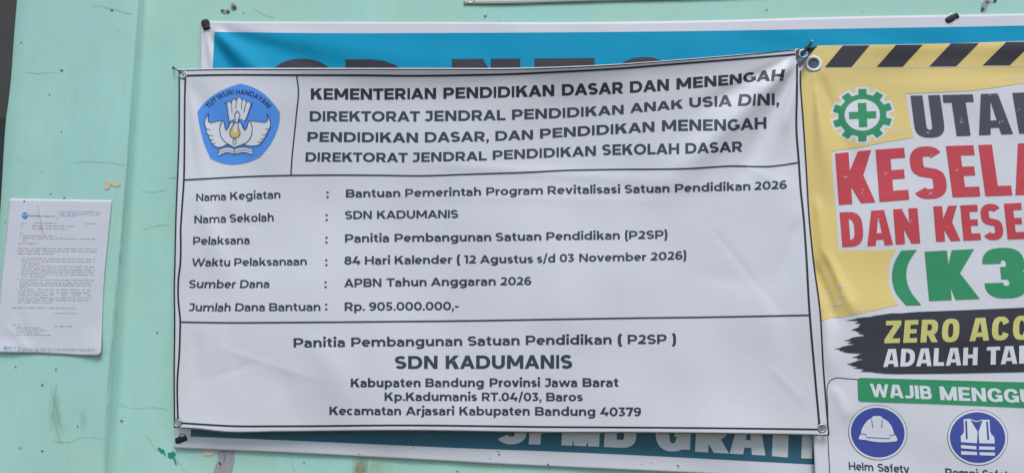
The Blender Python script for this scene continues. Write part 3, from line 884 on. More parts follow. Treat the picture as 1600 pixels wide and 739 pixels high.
pr = Print()
streaks = [([(1289, 106.4), (1410, 105.9), (1600, 103.6), (1950, 95)], .8), ([(1382, 208.5), (1404, 204), (1424, 201.5)], .9), ([(1388, 212), (1408, 208.5), (1426, 206)], .5),
           ([(1566, 125.5), (1585, 122.5), (1604, 120.5)], .9), ([(1440, 141), (1475, 139), (1500, 137)], .5)]
for x0, y0, x1, y1, w in [(1307, 449, 1323, 445, 1.6), (1323, 445, 1338, 441, .7), (1282, 460, 1306, 454, 1.0), (1308, 463, 1328, 460, 1.4), (1296, 478, 1320, 472, 2.2), (1284, 486, 1304, 480, .9), (1330, 487, 1362, 480, .8), (1286, 466, 1300, 463, .7)]:
    streaks.append(([(x0, y0), ((x0+x1)/2, (y0+y1)/2+.3), (x1, y1)], w))
for pts, w in streaks:
    pr = Print(); q = resample(np.array(pts, float), 14); pr.strip(q, w * np.sin(np.linspace(.25, np.pi - .12, 14)) ** .6)
    pr.build('worn_streak', k3, M['white_ink'], root, .0010, 6)

# gear emblem
def gear(cx, cy, rx, ry, n, r_in, wt, grow, rot=0):
    pts = []
    for k in range(n):
        a = math.pi/2 + rot + 2*math.pi*k/n
        w1, w0 = wt*.86 + grow*1.0, wt*1.1 + grow*1.0
        for da, r in ((-w0, r_in), (-w1, 1.0), (w1, 1.0), (w0, r_in)):
            pts.append((a + da, r))
    out = []
    for a, r in pts:
        rr = r + grow*1.0
        out.append((cx + rx*rr*math.cos(a), cy - ry*rr*math.sin(a) - .035*rx*rr*math.cos(a)))
    return out
em = Print(); em.add(gear(1347.6, 180.3, 47, 41.3, 10, .82, .155, .085))
ge = em.build('gear_emblem', k3, M['white_ink'], root, .0008, 6)
em = Print(); em.add(gear(1347.6, 180.3, 47, 41.3, 10, .80, .155, 0))
em.build('gear', k3, M['green'], ge, .0012, 6)
em = Print(); em.ellipse(1347.4, 180, 27.7, 24.6, rot=-.03); em.build('disc', k3, M['white_ink'], ge, .0016, 6)
em = Print(); em.add([(1326.4, 175.4), (1368.8, 173.8), (1369.3, 184.8), (1327, 186.4)]); em.add([(1340.4, 161.4), (1353.6, 160.9), (1355.3, 198.4), (1342.4, 199)], 1)
em.build('cross', k3, M['green'], ge, .0020, 6)

KH = style(.27, .19, 2.9, True, .035, None, .9)
KHW = style(.215, .175, 2.6, True, .05)
ctrl = [(1428, 215, 150, -8), (1469, 214, 149, -9), (1515, 212, 148, -10), (1582, 209.5, 146, -11), (1700, 205, 141, -11), (1800, 201, 137, -12)]
text_part('lettering', [('U', 1431, 1478), ('T', 1482, 1530), ('A', 1530, 1583), ('M', 1593, 1664), ('A', 1666, 1719), ('K', 1723, 1775), ('A', 1777, 1829), ('N', 1834, 1884)], ctrl, style(.28, .185, 2.7, True, .04, None, .92), k3, M['slate'], root, .0008, 6)
ctrl = [(1311, 320, 240, -6), (1367, 316, 234.5, -6), (1420, 311.8, 231, -8), (1489, 308, 228.4, -11), (1532, 306.6, 227, -11), (1582, 305, 225.5, -12), (1650, 302, 222, -12), (1960, 290, 210, -14)]
text_part('lettering', [('K', 1311, 1368), ('E', 1374.5, 1420.8), ('S', 1428, 1482), ('E', 1489, 1532), ('L', 1540, 1582), ('A', 1587, 1650), ('M', 1655, 1722), ('A', 1724, 1782), ('T', 1786, 1836), ('A', 1838, 1894), ('N', 1900, 1950)], ctrl, KH, k3, M['red'], root, .0008, 6)
ctrl = [(1316, 386, 332, -4.4), (1376, 383.5, 328.6, -4), (1438, 379.7, 324.8, -4.5), (1463, 377.6, 322.4, -4.5), (1533, 374.6, 319.8, -6), (1570, 374, 318.5, -6), (1640, 371, 315, -7), (1800, 364, 308, -8)]
text_part('lettering', [('D', 1316.4, 1350.5), ('A', 1355.5, 1395.5), ('N', 1400, 1438), ('K', 1463, 1501), ('E', 1506, 1533), ('S', 1537, 1569), ('E', 1575, 1602), ('HATAN', 1608, 1790)], ctrl, KH, k3, M['red'], root, .0008, 6)
ctrl = [(1452, 470, 393, -7), (1531, 466.6, 389, -8), (1600, 464, 387, -9)]
o = text_part('lettering', [('K', 1452, 1531), ('3', 1541, 1609)], ctrl, style(.33, .25, 2.5, True, .04), k3, M['green'], root, .0008, 6)
pr = Print()
op_o = resample(np.array([(1408, 391.5), (1397, 412), (1394, 432), (1399, 455), (1416, 477)]), 24); op_i = resample(np.array([(1433, 390), (1420, 410), (1416, 430), (1422, 453), (1439.6, 476.5)]), 24)
for k in range(23): pr.add([op_o[k], op_o[k+1], op_i[k+1], op_i[k]])
pr.build('lettering', k3, M['green'], root, .0008, 6); pr = Print()
for k in range(23):
    f = lambda q: (1638 + (1417 - q[0]) * 1.0 + 0, q[1] - 7)
    pr.add([f(op_o[k]), f(op_o[k+1]), f(op_i[k+1]), f(op_i[k])])
pr.build('lettering', k3, M['green'], root, .0008, 6)
# black brush panel
z5 = lambda q: (1280 + q[0]/4.994, 440 + q[1]/4.994)
jag = [(760, 235), (640, 246), (560, 246), (470, 260), (400, 268), (440, 272), (350, 276), (300, 284), (262, 294), (205, 300), (262, 303), (312, 307), (296, 315), (278, 322), (318, 327), (335, 332), (304, 341), (318, 350), (286, 362), (250, 378), (284, 380), (292, 388), (318, 394), (304, 404), (340, 412), (362, 421),
       (300, 428), (262, 434), (240, 444), (232, 452), (188, 458), (236, 463), (256, 467), (218, 480), (262, 486), (282, 489), (220, 497), (178, 507), (160, 517), (113, 522), (160, 528), (158, 536), (196, 543), (190, 549), (240, 556), (340, 561), (310, 569), (300, 577), (278, 583), (250, 590), (300, 592), (296, 601), (358, 606), (300, 613), (284, 621),
       (246, 634), (213, 643), (258, 648), (246, 655), (292, 662), (306, 667), (262, 674), (330, 680), (352, 687), (318, 701), (390, 702), (440, 706), (420, 711), (520, 710), (460, 716), (650, 719)]
pr = Print()
pr.add([z5(q) for q in jag] + [(1480, 583.4), (1600, 581), (1760, 577), (1880, 574), (1866, 560), (1885, 540), (1868, 520), (1880, 500), (1860, 472), (1700, 477), (1600, 480.3), (1500, 484.6)])
pr.build('brush_panel', k3, M['brush'], root, .0008, 6)
ctrl = [(1381, 536, 501, 3), (1499, 533.6, 497.6, 2), (1545, 531.6, 495.6, 2), (1600, 530.3, 493, 1), (1760, 526, 488, 0)]
text_part('lettering', [('ZERO', 1381.7, 1498), ('ACCIDENT', 1514.7, 1752)], ctrl, style(.245, .205, 2.7, True, .07, None, .92), k3, M['lemon'], root, .0012, 6)
ctrl = [(1380, 573, 545, 2), (1528, 570, 542.4, 1), (1590, 568, 540, 0), (1740, 563, 535, 0)]
text_part('lettering', [('ADALAH', 1380, 1527), ('TARGET', 1541.3, 1692)], ctrl, style(.235, .20, 2.7, True, .07, None, .92), k3, M['white_ink'], root, .0012, 6)
# framed lower panel
pr = Print()
pr.line([(1297.5, 800), (1296.4, 739), (1293.8, 681), (1293.8, 655), (1293, 625), (1292.6, 606), (1295, 597), (1300, 592), (1307, 590), (1322, 591), (1345, 592.6)], 1.3)
pr.line([(1345, 592.6), (1600, 597.3), (1930, 604)], 1.2, 1)
pr.build('frame_line', k3, M['ink'], root, .0006, 8)
pr = Print()
pr.add([(1340.2, 594), (1341.5, 591), (1345, 589.8), (1460, 593), (1600, 597), (1850, 605), (1850, 646), (1600, 636.4), (1460, 630.4), (1346, 626.8), (1342.4, 625.4), (1341, 622)])
bar = pr.build('title_bar', k3, M['green'], root, .0010, 6)
ctrl = [(1359, 619.6, 599, -2), (1456, 623.6, 602.8, -2), (1468, 624.4, 603, -2), (1586, 628.6, 607.4, -2), (1750, 635, 613, -2)]
text_part('lettering', [('WAJIB', 1361, 1456.5), ('MENGGUNAKAN', 1469.5, 1742)], ctrl, style(.265, .20, 2.3, True, .05, dict(W=1.36, A=1.0, J=.72, I=.28, B=.85, M=1.08, E=.74, N=.90, G=.94, U=.88, K=.92), .98), k3, M['white_ink'], bar, .0014, 6)
z6 = lambda q: (1280 + q[0]/4.647, 580 + q[1]/4.647)
def badge(name, cx, cy, rx, ry, tilt):
    pr = Print(); pr.ellipse(cx, cy, rx, ry, 0, 64, tilt); b = pr.build(name, k3, M['ink'], root, .0006, 6)
    pr = Print(); pr.ellipse(cx, cy, rx - .8, ry - .8, 0, 64, tilt); pr.build('ring', k3, M['white_ink'], b, .0010, 6)
    pr = Print(); pr.ellipse(cx, cy, rx - 4.2, ry - 4.2, 0, 64, tilt); pr.build('disc', k3, M['blue'], b, .0014, 6)
    return b
hb = badge('helmet_badge', 1371.6, 675.2, 46.2, 42.8, .22)
pr = Print()
pr.add([z6(q) for q in [(303, 455), (306, 425), (326, 385), (354, 353), (382, 336), (388, 326), (400, 323), (438, 323), (450, 326), (460, 338), (498, 360), (526, 396), (540, 436), (545, 460), (555, 463), (568, 490), (566, 503), (540, 509), (480, 512), (430, 512), (370, 504), (340, 496), (292, 492), (286, 484), (292, 470), (300, 452)]])
he = pr.build('helmet', k3, M['white_ink'], hb, .0018, 6)
pr = Print()
pr.line([z6(q) for q in [(381, 346), (385, 378), (390, 410)]], 1.0); pr.line([z6(q) for q in [(458, 347), (456, 378), (453, 410)]], 1.0)
pr.line([z6(q) for q in [(300, 452), (339, 454), (342, 477), (512, 487), (513, 461), (546, 461)]], 1.1, 1, smooth=False)
pr.build('helmet_lines', k3, M['blue'], hb, .0022, 8)
vb = badge('vest_badge', 1527.6, 683, 47.4, 43.6, .12)
pr = Print()
for poly in ([(1048, 346), (1092, 342), (1150, 437), (1145, 520), (1030, 512), (1027, 470), (1046, 448), (1052, 430)], [(1188, 350), (1236, 350), (1241, 432), (1250, 455), (1270, 472), (1275, 522), (1162, 520), (1157, 437)],
             [(1030, 533), (1141, 541), (1141, 565), (1030, 556)], [(1030, 577), (1144, 583), (1147, 606), (1030, 602)], [(1161, 543), (1275, 546), (1275, 568), (1161, 565)], [(1164, 585), (1277, 588), (1276, 610), (1165, 607)]):
    pr.add([z6(q) for q in poly])
pr.line([z6(q) for q in [(1096, 345), (1118, 357), (1142, 361), (1165, 358), (1188, 350)]], 1.3, 1)
pr.build('vest', k3, M['white_ink'], vb, .0018, 6)
for poly in ([(1060, 357), (1073, 357), (1079, 490), (1066, 490)], [(1213, 362), (1225, 362), (1235, 495), (1222, 495)]):
    pr = Print(); pr.add([z6(q) for q in poly]); pr.build('vest_stripe', k3, M['blue'], vb, .0022, 8)
LB = style(.19, .165, 2.2, False, .75)
ctrl = [(1326, 733, 721, -1), (1421, 738.4, 726, -1)]
text_part('caption', [('Helm', 1327, 1365), ('Safety', 1372, 1421.5)], ctrl, LB, k3, M['ink'], root, .0008, 8)
ctrl = [(1478, 743.4, 730.8, -1), (1600, 749, 736, -1)]
text_part('caption', [('Rompi', 1478, 1529), ('Safety', 1536, 1586)], ctrl, LB, k3, M['ink'], root, .0008, 8)
rg = np.random.RandomState(9)
for (cx, cy, n, sx, sy) in [(1320, 277, 7, 5, 1), (1386, 271, 6, 6, 1), (1455, 243, 3, 2, 2), (1454, 302, 6, 4, 3), (1495, 266, 4, 3, 1), (1347, 297, 3, 3, 5), (1502, 190, 8, 4, 4), (1566, 191, 7, 4, 3), (1590, 173, 3, 3, 3), (1453, 207, 3, 4, 2), (1548, 146+3, 3, 8, 1), (1372, 341, 3, 3, 4), (1423, 345, 3, 2, 4)]:
    pr = Print()
    for k in range(n):
        x, y = cx + rg.normal()*sx*.6, cy + rg.normal()*sy*.6; pr.add(blob(x, y, rg.uniform(.4, 1.1), rg.uniform(.3, .7), rg.randint(999), n=8), 0)
    pr.build('scuff_mark', k3, M['white_ink'], root, .0013, 50)
ey = eyelet('eyelet', 1271, 100, 13.8, 8.4, k3, M['plastic'], root, .0012, .75)
bm = bmesh.new(); c = k3.pt(1271, 100, -.0015); s = px_size(k3, 1271, 100)
bmesh.ops.create_cone(bm, cap_ends=True, segments=24, radius1=9.6*s, radius2=9.2*s, depth=.003, matrix=Matrix.Translation(c) @ Matrix.Rotation(math.pi/2, 4, 'X'))
bm_obj('plug', bm, mat('slate_plug', (.075, .09, .12), rough=.55), ey, smooth=False)

# ------------------------------------------------------------------ white announcement banner (front layer)
ww = waves(31, 14, 60, 240, .7); wl = waves(32, 8, 160, 420)
def h_white(x, y):
    top = np.interp(x, [279, 560, 780, 900, 1040, 1250], [110, 108, 108, 104, 95.5, 77])
    v = y - top
    s = np.clip((x - 285) / 965., 0, 1); span = np.sin(np.pi * s) ** .5
    h = .0023 * ww(x, y) + .0036 * wl(x, y)
    h = h * (.25 + .75 * sstep(v, 0, 60))
    h = h + .0225 * span * np.exp(-np.clip(v, 0, 999) / 44.) * sstep(x, 300, 520)
    h = h + .003 * span * np.exp(-np.clip(v, 0, 999) / 16.)
    # folds pulled from the upper right eyelet
    h = h + ridge(x, y, (1256, 82), (1000, 330), 30, .0086, .10, .45)
    h = h + ridge(x, y, (1256, 82), (1130, 330), 24, -.0072, .10, .45)
    h = h + ridge(x, y, (1256, 82), (1060, 190), 16, -.0052, .10, .45)
    h = h + ridge(x, y, (1256, 82), (1210, 250), 13, .0050, .10, .45)
    h = h + ridge(x, y, (1256, 82), (1120, 160), 8, .0022, .10, .4)
    # upper left
    h = h + ridge(x, y, (286, 117), (350, 430), 22, .0024, .15, .5)
    h = h + ridge(x, y, (286, 117), (440, 330), 32, -.0020, .15, .5)
    h = h + ridge(x, y, (286, 117), (310, 300), 7, -.0020, .15, .5)
    # left hem
    h = h + ridge(x, y, (300, 285), (352, 440), 22, .0024, .3, .4)
    h = h + ridge(x, y, (330, 290), (400, 470), 30, -.0022, .3, .4)
    h = h + ridge(x, y, (306, 505), (310, 640), 18, -.0018, .3, .4)
    h = h + ridge(x, y, (345, 500), (360, 660), 26, .0016, .3, .4)
    h = h + ridge(x, y, (480, 510), (580, 690), 42, .0024, .3, .4)
    h = h + ridge(x, y, (430, 560), (470, 690), 34, -.0014, .3, .4)
    # right hem
    h = h + ridge(x, y, (1225, 180), (1218, 300), 18, -.0026, .3, .4)
    h = h + ridge(x, y, (1250, 330), (1215, 460), 20, -.0026, .3, .4)
    h = h + ridge(x, y, (1170, 400), (1240, 640), 30, .0018, .3, .4)
    h = h + ridge(x, y, (1080, 430), (1240, 445), 26, -.0010, .3, .4)
    h = h + ridge(x, y, (600, 250), (1230, 300), 14, .0012, .3, .4)
    # sharp little creases left from folding and handling
    for p0, p1, a in (((420, 300), (1180, 318), .0007), ((690, 130), (702, 640), -.0007), ((960, 180), (985, 650), .0006), ((1090, 330), (1245, 520), -.0010), ((330, 540), (520, 600), .0009), ((1140, 250), (1250, 300), .0011),
                      ((300, 330), (420, 360), -.0008), ((520, 150), (480, 430), .0006), ((1190, 560), (1270, 640), .0010), ((300, 600), (420, 560), -.0009), ((1060, 120), (1235, 140), .0010), ((830, 520), (900, 660), .0007)):
        h = h + ridge(x, y, p0, p1, 9, a, .3, .3, 1.0)
    return h + .004
whi = Sheet(.027, h_white)
root = empty('announcement_banner', P(780, 680, 0))
tag(root, 'large white printed announcement banner with black double border and blue emblem', 'banner')
W_top = [(279, 108.8), (330, 107.2), (430, 106.6), (560, 106.6), (700, 106.6), (780, 106.6), (900, 103.6), (960, 100.6), (1040, 95), (1150, 86), (1242, 77.4), (1270, 73.6)]
W_bot = [(272, 668.2), (307, 670.4), (347, 674.8), (440, 674.6), (634, 672.8), (860, 675.8), (1000, 676), (1140, 677.4), (1296, 680.4)]
W_left = [(279, 108.8), (278.4, 230), (277, 270), (274, 340), (272.4, 410), (271.4, 450), (272, 500), (271.2, 585), (272, 668.2)]
W_right = [(1270, 73.6), (1256, 100), (1251.5, 122), (1253.6, 160), (1256.6, 200), (1261, 270), (1264.4, 330), (1272.4, 410), (1281.6, 480), (1288, 580), (1296, 680.4)]
EY = [(286.2, 117.2, 6.4, 3.6), (1255, 84.2, 7.8, 4.6), (277.2, 661, 6.2, 3.8), (1284.4, 669, 7.4, 4.4)]
o = coons(whi, W_top, W_bot, W_left, W_right, 4, 'sheet', M['vinyl'], root, holes=[(a, b, (c + d) / 2 + .9) for a, b, c, d in EY]); thick(o, .0006)
pr = Print()
pr.line([(280, 110.6), (330, 109.4), (430, 109), (560, 108.8), (700, 108.8), (780, 109), (900, 105.6), (960, 102.4), (1040, 96.6), (1150, 87.4), (1242, 78.6)], 1.6, 0)
pr.line([(280, 110), (279.2, 230), (277.6, 270), (274.8, 340), (273.2, 410), (272.2, 450), (272.8, 500), (272, 585), (272.8, 667.4)], 2.3, 1)
pr.line([(272.6, 667.4), (307, 669.4), (347, 673.8), (440, 673.8), (634, 672), (860, 675), (1000, 675.2), (1140, 676.6), (1295, 679.4)], 1.1, 2)
pr.line([(1250.8, 110), (1250.8, 130), (1252.8, 160), (1255.8, 200), (1260.2, 270), (1263.6, 330), (1271.4, 410), (1280.8, 480), (1287, 580), (1295, 679.6)], 2.4, 3)
pr.build('outer_border', whi, M['ink_black'], root, .0005, 5)
pr = Print()
pr.line([(292, 118.6), (330, 117.8), (462, 117.8), (560, 118), (640, 118.8), (740, 117.6), (780, 116.8), (860, 113.4), (960, 108), (1060, 100), (1150, 93), (1243, 85.4)], 3.0, 0)
pr.line([(289.6, 122), (289, 140), (288.2, 220), (287.2, 282), (284, 330), (282.2, 360), (282.4, 390), (281.6, 412), (278.8, 436), (278.6, 470), (281.4, 498), (281, 528), (280.2, 550), (277, 596), (277.8, 655)], 2.8, 1)
pr.line([(283, 660.4), (320, 662.8), (354, 664.8), (440, 665.3), (634, 664), (860, 666.5), (1000, 667.4), (1140, 668.6), (1278, 670.4)], 2.8, 2)
pr.line([(1245.6, 100), (1245.2, 150), (1244.4, 200), (1248.3, 254), (1251.3, 298), (1255.4, 336), (1259.4, 390), (1264.5, 480), (1273.3, 585), (1280.3, 663)], 3.2, 3)
pr.build('inner_border', whi, M['ink_black'], root, .0005, 5)
pr = Print()
pr.line([(288, 281.4), (330, 279), (390, 276), (454, 274.4), (590, 274.1), (660, 274.9), (730, 272.6), (830, 269.2), (880, 266.6), (960, 265), (1080, 263.4), (1140, 259.8), (1209, 259.8), (1248, 254.2)], 2.6, 0)
pr.line([(463.6, 119), (466.2, 140), (463, 180), (460, 210), (457, 238), (454.4, 274)], 2.3, 1)
pr.line([(282, 503), (350, 504), (460, 503.5), (590, 502.4), (730, 501), (850, 499), (1000, 496.6), (1099, 495.4), (1265, 492.2)], 2.7, 2)
pr.build('divider_line', whi, M['ink'], root, .0005, 5)

HD = style(.252, .215, 2.05, False, .72)
BD = style(.215, .190, 2.05, False, .62)
BB = style(.232, .205, 2.05, False, .62)
L1 = [(485, 156, 138.4), (585, 156.2, 138.6), (680, 155, 137.6), (785, 153, 135.6), (878, 149.8, 132), (972, 146.4, 128.4), (1045, 141.8, 123.6), (1085, 138, 120.6), (1140, 133, 117), (1168, 129, 113.8), (1196, 127, 110, 1.5), (1226, 126.6, 108.2, 3.5)]
text_part('heading_text', [('KEMENTERIAN', 485.6, 681.4), ('PENDIDIKAN', 692.7, 866), ('DASAR', 878, 973.8), ('DAN', 984.3, 1045.3), ('MENENGAH', 1057, 1223.5)], L1, style(.265, .225, 2.05, False, .68), whi, M['ink_black'], root)
L2 = [(484, 190, 174), (656, 190.2, 174.2), (663, 190, 173.5), (785, 188.2, 172), (800, 187.7, 171.5), (880, 184.5, 168.8), (975, 178.5, 164), (984, 177, 162), (1067, 169.8, 155.8), (1077, 168, 153), (1110, 167.4, 151), (1144, 166.5, 148), (1153, 166, 147.5, 3), (1175, 165.5, 147, 2), (1190, 165, 146.5, 0), (1217, 164.7, 146)]
text_part('heading_text', [('DIREKTORAT', 484, 656.2), ('JENDRAL', 663.2, 790), ('PENDIDIKAN', 800, 974.6), ('ANAK', 984.3, 1067.4), ('USIA', 1077, 1143.8), ('DINI,', 1152.6, 1217.7)], L2, HD, whi, M['ink'], root)
L3 = [(480, 221.6, 206.4, .8), (560, 222.4, 207, 0), (653, 223, 207.4), (664, 222.8, 206.6), (764, 221, 205.6), (833, 218, 203), (844, 216.8, 201.7), (930, 211.6, 196), (1022, 206, 190), (1034, 205.4, 188), (1075, 204.6, 187), (1146, 204.2, 186.4), (1198, 201.4, 183)]
text_part('heading_text', [('PENDIDIKAN', 480, 653.2), ('DASAR,', 663.8, 764), ('DAN', 774, 833), ('PENDIDIKAN', 843.7, 1022.7), ('MENENGAH', 1034.3, 1197.7)], L3, HD, whi, M['ink'], root)
L4 = [(477, 252.8, 238.2, .8), (560, 253.2, 238.6, 0), (637, 253.8, 239), (644, 253.6, 238.6), (761, 250.8, 236.5), (770, 250, 235.6), (931, 243.6, 227.8), (941, 242.8, 226), (1061, 240.8, 224), (1071, 240.5, 223.8), (1160, 237, 221)]
text_part('heading_text', [('DIREKTORAT', 477, 637.2), ('JENDRAL', 643.8, 760.7), ('PENDIDIKAN', 769.8, 931.2), ('SEKOLAH', 940.8, 1061.3), ('DASAR', 1070.8, 1160)], L4, HD, whi, M['ink'], root)
left = [
    ([('Nama', 306.4, 353), ('Kegiatan', 359.5, 438.2)], [(306, 314.6, 303, 0), (360, 312.6, 300.2), (438, 310, 297.6)]),
    ([('Nama', 303.6, 353), ('Sekolah', 358.7, 427.8)], [(303, 349, 337), (359, 347.6, 335), (428, 345.8, 333)]),
    ([('Pelaksana', 301.6, 390)], [(301, 382.5, 370), (325, 382.4, 370, .8), (390, 381.2, 368.8)]),
    ([('Waktu', 298.6, 359.5), ('Pelaksanaan', 366, 479.3)], [(299, 416, 403.6, 1.6), (350, 416, 403.6, 1.0), (366, 415.6, 403.4), (479, 414.2, 402)]),
    ([('Sumber', 294.4, 368), ('Dana', 374.6, 420.6)], [(295, 450, 437.2, 1.6), (360, 450.2, 437.4, 1.6), (421, 449.4, 437, .6)]),
    ([('Jumlah', 294.4, 360), ('Dana', 367, 413.8), ('Bantuan', 420.6, 500.7)], [(294, 486, 473.4, .6), (340, 486.4, 473.8, 1.6), (368, 486, 473.5, 1.2), (421, 485.8, 473.2), (501, 485.4, 472.8)]),
]
right = [
    ([('Bantuan', 540.4, 625.5), ('Pemerintah', 633, 751.7), ('Program', 759.7, 848.4), ('Revitalisasi', 855.6, 969), ('Satuan', 975.8, 1046.3), ('Pendidikan', 1054.5, 1172.7), ('2026', 1178.9, 1229.7)],
     [(540, 308.6, 296), (633, 307.6, 295.4), (760, 305.6, 293), (856, 303.6, 290.8), (976, 302, 289), (1054, 300.6, 287.8), (1110, 299, 286), (1173, 297.4, 284.4), (1230, 295, 281.6)]),
    ([('SDN', 539, 581), ('KADUMANIS', 589, 716)], [(539, 342.6, 329.8), (589, 342, 329.2), (716, 340.6, 328)]),
    ([('Panitia', 539, 608), ('Pembangunan', 616.5, 767.7), ('Satuan', 774.3, 846), ('Pendidikan', 853.6, 968.6), ('(P2SP)', 976.6, 1042.7)],
     [(539, 379, 366), (616, 378, 365.2), (774, 376.7, 363.7), (854, 375.6, 362.7), (969, 374, 361), (1043, 372.8, 359.8)]),
    ([('84', 538, 563), ('Hari', 570, 609.5), ('Kalender', 616.7, 706.6), ('(', 713.8, 718.8), ('12', 725.2, 743.7), ('Agustus', 749.9, 833), ('s/d', 839, 867.5), ('03', 874.5, 897), ('November', 905, 1009.8), ('2026)', 1016.6, 1072.3)],
     [(538, 413.6, 400.6), (617, 412.8, 399.8), (725, 411.6, 398.8), (833, 411, 398), (874, 409.6, 396.6), (905, 409, 396.4), (1010, 407.4, 394.8), (1072, 405, 391.8)]),
    ([('APBN', 537.6, 596), ('Tahun', 603.7, 666.6), ('Anggaran', 673, 774.7), ('2026', 782, 830.4)], [(538, 448.7, 435.5), (604, 447.8, 434.6), (673, 446.8, 433.8), (830, 445.2, 432.2)]),
    ([('Rp.', 538.4, 570), ('905.000.000,-', 576.5, 716.6)], [(538, 485.6, 472.2), (716, 484.4, 471)]),
]
colons = [(511.7, 309.8), (510.3, 345.4), (510, 380.6), (509.8, 415.6), (508.6, 449.8), (509.6, 484.6)]
for (lw, lc), (rw, rc), (cx, cy) in zip(left, right, colons):
    pr = Print()
    for t, x0, x1 in lw: lay_word(pr, t, x0, x1, lc, BD)
    pr.build('field_text', whi, M['ink'], root)
    pr = Print(); lay_word(pr, ':', cx - 1.8, cx + 1.8, [(cx, cy, cy - 14.4)], BD); pr.build('colon', whi, M['ink'], root)
    text_part('value_text', rw, rc, BB, whi, M['ink'], root)
foot = [
    ([('Panitia', 458.6, 539), ('Pembangunan', 548.7, 722.3), ('Satuan', 730.7, 812), ('Pendidikan', 821.5, 955.8), ('(', 965.3, 971.7), ('P2SP', 980.7, 1041.7), (')', 1050.4, 1056.4)],
     [(458, 542.6, 528), (549, 541.6, 527), (731, 540, 525.2), (822, 538.8, 524), (981, 537.4, 522.6), (1056, 537, 522)], BB),
    ([('SDN', 616.8, 683.7), ('KADUMANIS', 696.3, 894.2)], [(616, 576, 556), (696, 576, 555.2), (894, 575.6, 554)], style(.262, .222, 2.05, False, .7)),
    ([('Kabupaten', 548, 657.3), ('Bandung', 664.7, 756), ('Provinsi', 765, 843.7), ('Jawa', 850.7, 901.8), ('Barat', 910.2, 966.9)], [(548, 604.5, 591), (967, 604, 590.2)], style(.25, .212, 2.05, False, .6)),
    ([('Kp.Kadumanis', 600.8, 745.4), ('RT.04/03,', 753, 846), ('Baros', 853.5, 910.8)], [(600, 625.8, 612.6), (911, 626.4, 613)], style(.24, .205, 2.05, False, .62)),
    ([('Kecamatan', 514.7, 626.8), ('Arjasari', 633.8, 709.7), ('Kabupaten', 717.7, 827.7), ('Bandung', 836, 930.2), ('40379', 937.8, 1001.7)], [(514, 647.8, 634.6), (828, 648.6, 635), (938, 649.6, 635.8), (1002, 649.8, 636)], style(.235, .202, 2.05, False, .62)),
]
for w, c, s in foot: text_part('footer_text', w, c, s, whi, M['ink'], root)

# emblem: five-sided shield, winged bird, torch, book
ze = lambda q: (290 + q[0]/4.994, 120 + q[1]/4.994)
ze_s = lambda l: [ze(q) for q in l]
pr = Print()
sides = [[(428, 55), (500, 74), (560, 100), (615, 138), (660, 180), (700, 228), (735, 280)], [(735, 280), (733, 350), (702, 450), (650, 545), (580, 628)], [(580, 628), (510, 660), (420, 683), (350, 686), (270, 672), (195, 640)],
         [(195, 640), (150, 540), (116, 420), (98, 330), (92, 275)], [(92, 275), (140, 210), (210, 150), (310, 95), (370, 72), (428, 55)]]
out = []
for s in sides: out += list(map(tuple, resample(np.array(s, float), 12)))[:-1]
pr.add(ze_s(out))
emb = pr.build('emblem', whi, M['emblem_blue'], root, .0006, 5)
# motto on an arc
pr = Print(); st = style(.23, .18, 2.05, False, .9)
sh, tot = word_shapes('TUT WURI HANDAYANI', st)
cxa, cya, Ra, hc_ = 412, 429, 290, 40.0
a_span = math.radians(104)
for n_, s in enumerate(sh):
    for q in s:
        pts = []
        for gx, gy in q:
            a = -a_span/2 + a_span*gx/tot; r = Ra + gy*hc_
            pts.append(ze((cxa + r*math.sin(a), cya - r*math.cos(a))))
        pr.add(pts, n_ % 4)
pr.build('motto_text', whi, M['emblem_line'], emb, .0010, 8)
crown = [(338, 352), (331, 290), (322, 215), (318, 204), (334, 192), (346, 196), (356, 204), (362, 184), (376, 172), (388, 176), (396, 190), (402, 168), (416, 157), (430, 164), (440, 184), (452, 176), (466, 180), (474, 196), (490, 194), (512, 206), (500, 250), (482, 300), (462, 348), (440, 332), (424, 330), (384, 332), (362, 338)]
wingL = [(178, 285), (164, 306), (152, 330), (147, 358), (153, 388), (163, 408), (160, 424), (168, 444), (180, 456), (178, 470), (186, 486), (196, 494), (200, 510), (208, 524), (222, 540), (250, 551), (282, 548), (325, 526), (350, 540), (380, 552)]
upL = [(380, 360), (352, 352), (340, 370), (334, 392), (316, 420), (306, 396), (303, 370), (298, 350), (286, 342), (258, 344), (222, 352), (190, 360), (180, 352), (174, 330)]
wingR = [(380, 552), (412, 540), (450, 526), (480, 538), (526, 541), (562, 536), (582, 524), (594, 508), (602, 498), (614, 484), (620, 470), (632, 452), (636, 436), (648, 416), (656, 400), (664, 372), (658, 342), (648, 318), (633, 289)]
upR = [(640, 330), (634, 350), (618, 356), (584, 352), (540, 346), (506, 342), (490, 350), (484, 372), (478, 396), (462, 420), (446, 394), (436, 368), (424, 352), (380, 360)]
pr = Print()
pr.add(ze_s(crown), 0); pr.add(ze_s(wingL + upL), 1); pr.add(ze_s(wingR + upR), 2)
pr.add(ze_s([(258, 566), (300, 552), (340, 548), (380, 562), (430, 548), (470, 550), (520, 562), (526, 608), (480, 594), (440, 590), (380, 604), (340, 592), (310, 592), (250, 618)]), 3)
pr.add(ze_s([(382, 440), (384, 330), (382, 300), (392, 280), (403, 268), (416, 282), (424, 300), (416, 324), (406, 360), (404, 440)]), 4)
bird = pr.build('bird_figure', whi, M['white_ink'], emb, .0010, 6, .00005)
pr = Print()
pr.add(ze_s([(372, 392), (352, 412), (344, 436), (350, 460), (366, 474), (384, 477), (404, 472), (420, 456), (424, 434), (416, 412), (404, 396), (398, 420), (394, 440), (386, 430), (378, 440), (372, 420)]))
pr.build('flame', whi, M['gold'], emb, .0016, 8)
pr = Print(); lw = 1.0
